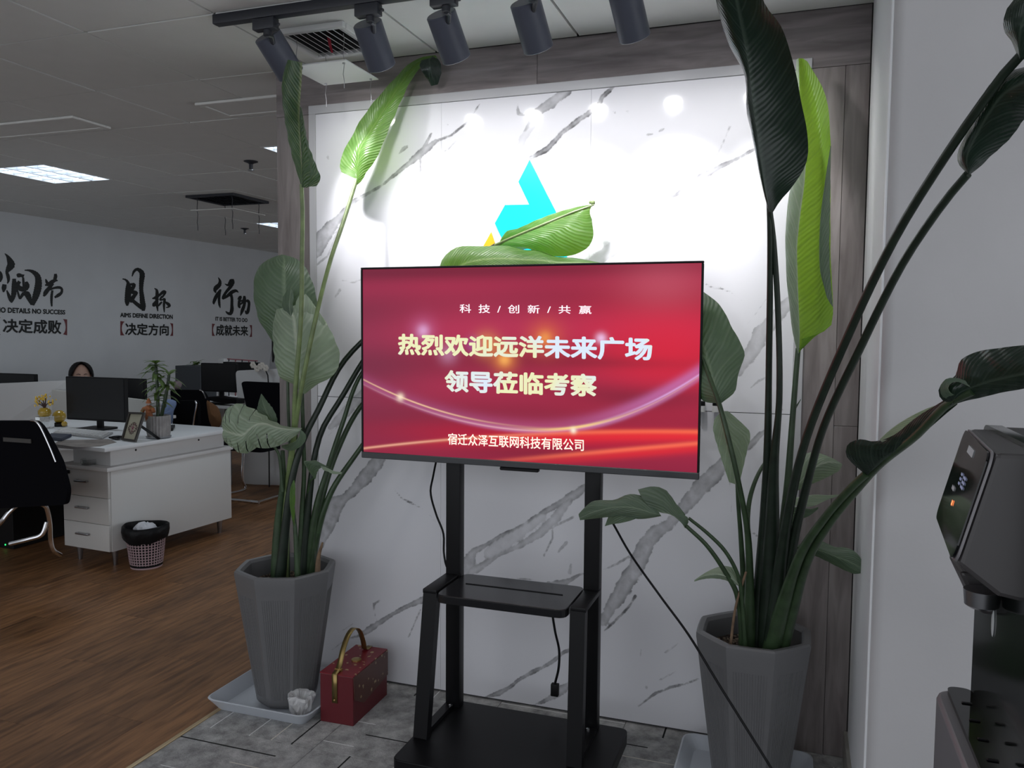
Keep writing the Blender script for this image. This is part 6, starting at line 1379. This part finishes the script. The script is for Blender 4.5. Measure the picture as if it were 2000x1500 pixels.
t = slogan('rightmost slogan in black calligraphy beside the plant leaves', (452, 658)); brush('calligraphy', XING, 220, 500, 7.143, t); brush('calligraphy', DONG, 220, 500, 7.143, t)
wtext('english_line', 'IT IS BETTER TO DO', [(421,619),(483,622),(421,626),(483,629)], M['ink'], t, .045); wtext('character', '成就未来', [(422,634),(484,637),(422,655),(484,656)], M['ink'], t, .03)
wtext('left_bracket', '【', [(414,632),(420,633),(414,656),(420,656)], M['inkred'], t); wtext('right_bracket', '】', [(487,635),(492,635),(487,658),(492,658)], M['inkred'], t)

# ================================================================== WATER DISPENSER
wd = thing('water_dispenser', 'grey and black water dispenser at the right edge with a slanted glossy panel', 'water dispenser', (.42, 1.29, 0))
DG = mat('warm_grey_plastic', (.05,.046,.047), .42); DGL = mat('light_grey_plastic', (.2,.19,.2), .4)
y0, y1 = 1.15, 1.435
def pq(x, y, Y): return P(x, y, 'Y', Y)
# head: side outline at the near side and at the far side
near = [pq(1946,886,y0), Vector((.56, y0, pq(1946,886,y0).z+.003)), Vector((.56, y0, 1.15)), pq(1990,1176,y0), pq(1950,1166,y0), pq(1891,1120,y0), pq(1871,1104,y0)]
farp = [pq(1894,858,y1)]; 
off = Vector((farp[0].x-near[0].x, y1-y0, 0))
V = near+[p+off for p in near]; n = len(near)
F = [tuple(range(n)), tuple(range(2*n-1, n-1, -1))]+[(i, i+n, (i+1) % n+n, (i+1) % n) for i in range(n)]
G().add(V, F).make('head', DG, wd, bevel=.006)
# bright edge frame and glossy panel on the slanted face
a0, a1, b0, b1 = near[0], near[-1], near[0]+off, near[-1]+off
nf = (a1-a0).cross(b0-a0).normalized(); nf = nf if nf.x < 0 else -nf
fr_ = rounded([a0+nf*.001, a1+nf*.001, b1+nf*.001, b0+nf*.001], .022, 6)
G().prism(fr_, nf*.003).make('panel_frame', DGL, wd, True)
cen = (a0+a1+b0+b1)/4
pn = [cen+(p-cen)*.972+nf*.0045 for p in fr_]
G().prism(pn, nf*.002).make('display_panel', M['blackgl'], wd, True)
def onp(u, v, w=.0085): return a0.lerp(b0, u).lerp(a1.lerp(b1, u), v)+nf*w
def mark(name, u0, u1, v0, v1, m): G().add([onp(u0,v0), onp(u1,v0), onp(u1,v1), onp(u0,v1)], [(0,1,2,3)]).make(name, m, wd)
icon = mat('panel_icon', (.12,.13,.14), .5, emit=1); icon2 = mat('panel_icon_blue', (.12,.14,.22), .5, emit=1)
mark('panel_badge', .40, .62, .10, .17, icon)
for k in range(3): mark('panel_symbol', .36, .46, .36+k*.045, .385+k*.045, icon2); mark('panel_symbol', .50, .56, .36+k*.045, .385+k*.045, icon2)
mark('panel_symbol', .62, .72, .54, .58, icon); mark('indicator', .52, .56, .64, .69, mat('orange_led', (1,.25,.08), .5, emit=1.6))
# chin, nozzle, back board, column
ch = [pq(1851,1083,y1), pq(1883,1150,y1), pq(1893,1160,y1), Vector((.5, y1, pq(1893,1160,y1).z)), Vector((.5, y1, pq(1851,1083,y1).z))]
G().prism([p+Vector((0, -.10, 0)) for p in ch], (0, .10, 0)).make('chin', DG, wd, bevel=.005)
nz_ = pq(1918,1160,1.30); G().lathe((nz_.x, 1.30, nz_.z-.016), [(.016,-.004),(.022,0),(.024,.022)], 24).make('nozzle', M['steel'], wd, True)
xb_ = P(1920,826,'Y',1.47).x; zb_ = P(1920,826,'Y',1.47).z
G().prism(rounded([(xb_, 1.105, .86), (xb_, 1.47, .86), (xb_, 1.47, zb_), (xb_, 1.105, zb_)], .03, 5), (.02, 0, 0)).make('back_board', mat('dark_green_gloss', (.008,.011,.010), .12), wd, True)
G().bbox(xb_+.02, .58, 1.11, 1.465, .86, zb_-.004, .01).make('rear_body', DG, wd)
dr_ = P(1941, 1216, 'X', xb_); G().ball((xb_-.001, dr_.y, dr_.z), .009, (.25,.6,2.4)).make('droplet_mark', mat('pale_droplet', (.55,.57,.57), .3), wd, True)  # pale droplet-shaped mark on the back board
bxx = P(1824, 1360, 'Y', 1.46).x; zt_ = P(1850, 1351, 'Y', 1.46).z
G().prism(rounded([(bxx, 1.09, 0), (bxx, 1.475, 0), (.60, 1.475, 0), (.60, 1.09, 0)], .045, 6), (0, 0, zt_)).make('cabinet', DGL, wd, True, bevel=.006)
G().prism(rounded([(bxx+.018, 1.10, zt_), (bxx+.018, 1.465, zt_), (xb_+.0, 1.465, zt_), (xb_+.0, 1.10, zt_)], .03, 6), (0, 0, .008)).make('drip_tray', M['blackgl'], wd, True)
for k in range(5):
    yk = 1.16+k*.06; G().bbox(bxx+.03, xb_-.01, yk, yk+.006, zt_+.008, zt_+.010, .001, 1).make('tray_rib', M['blackpl'], wd)
# the strip of side moulding beyond the back board
bpy.context.view_layer.update()
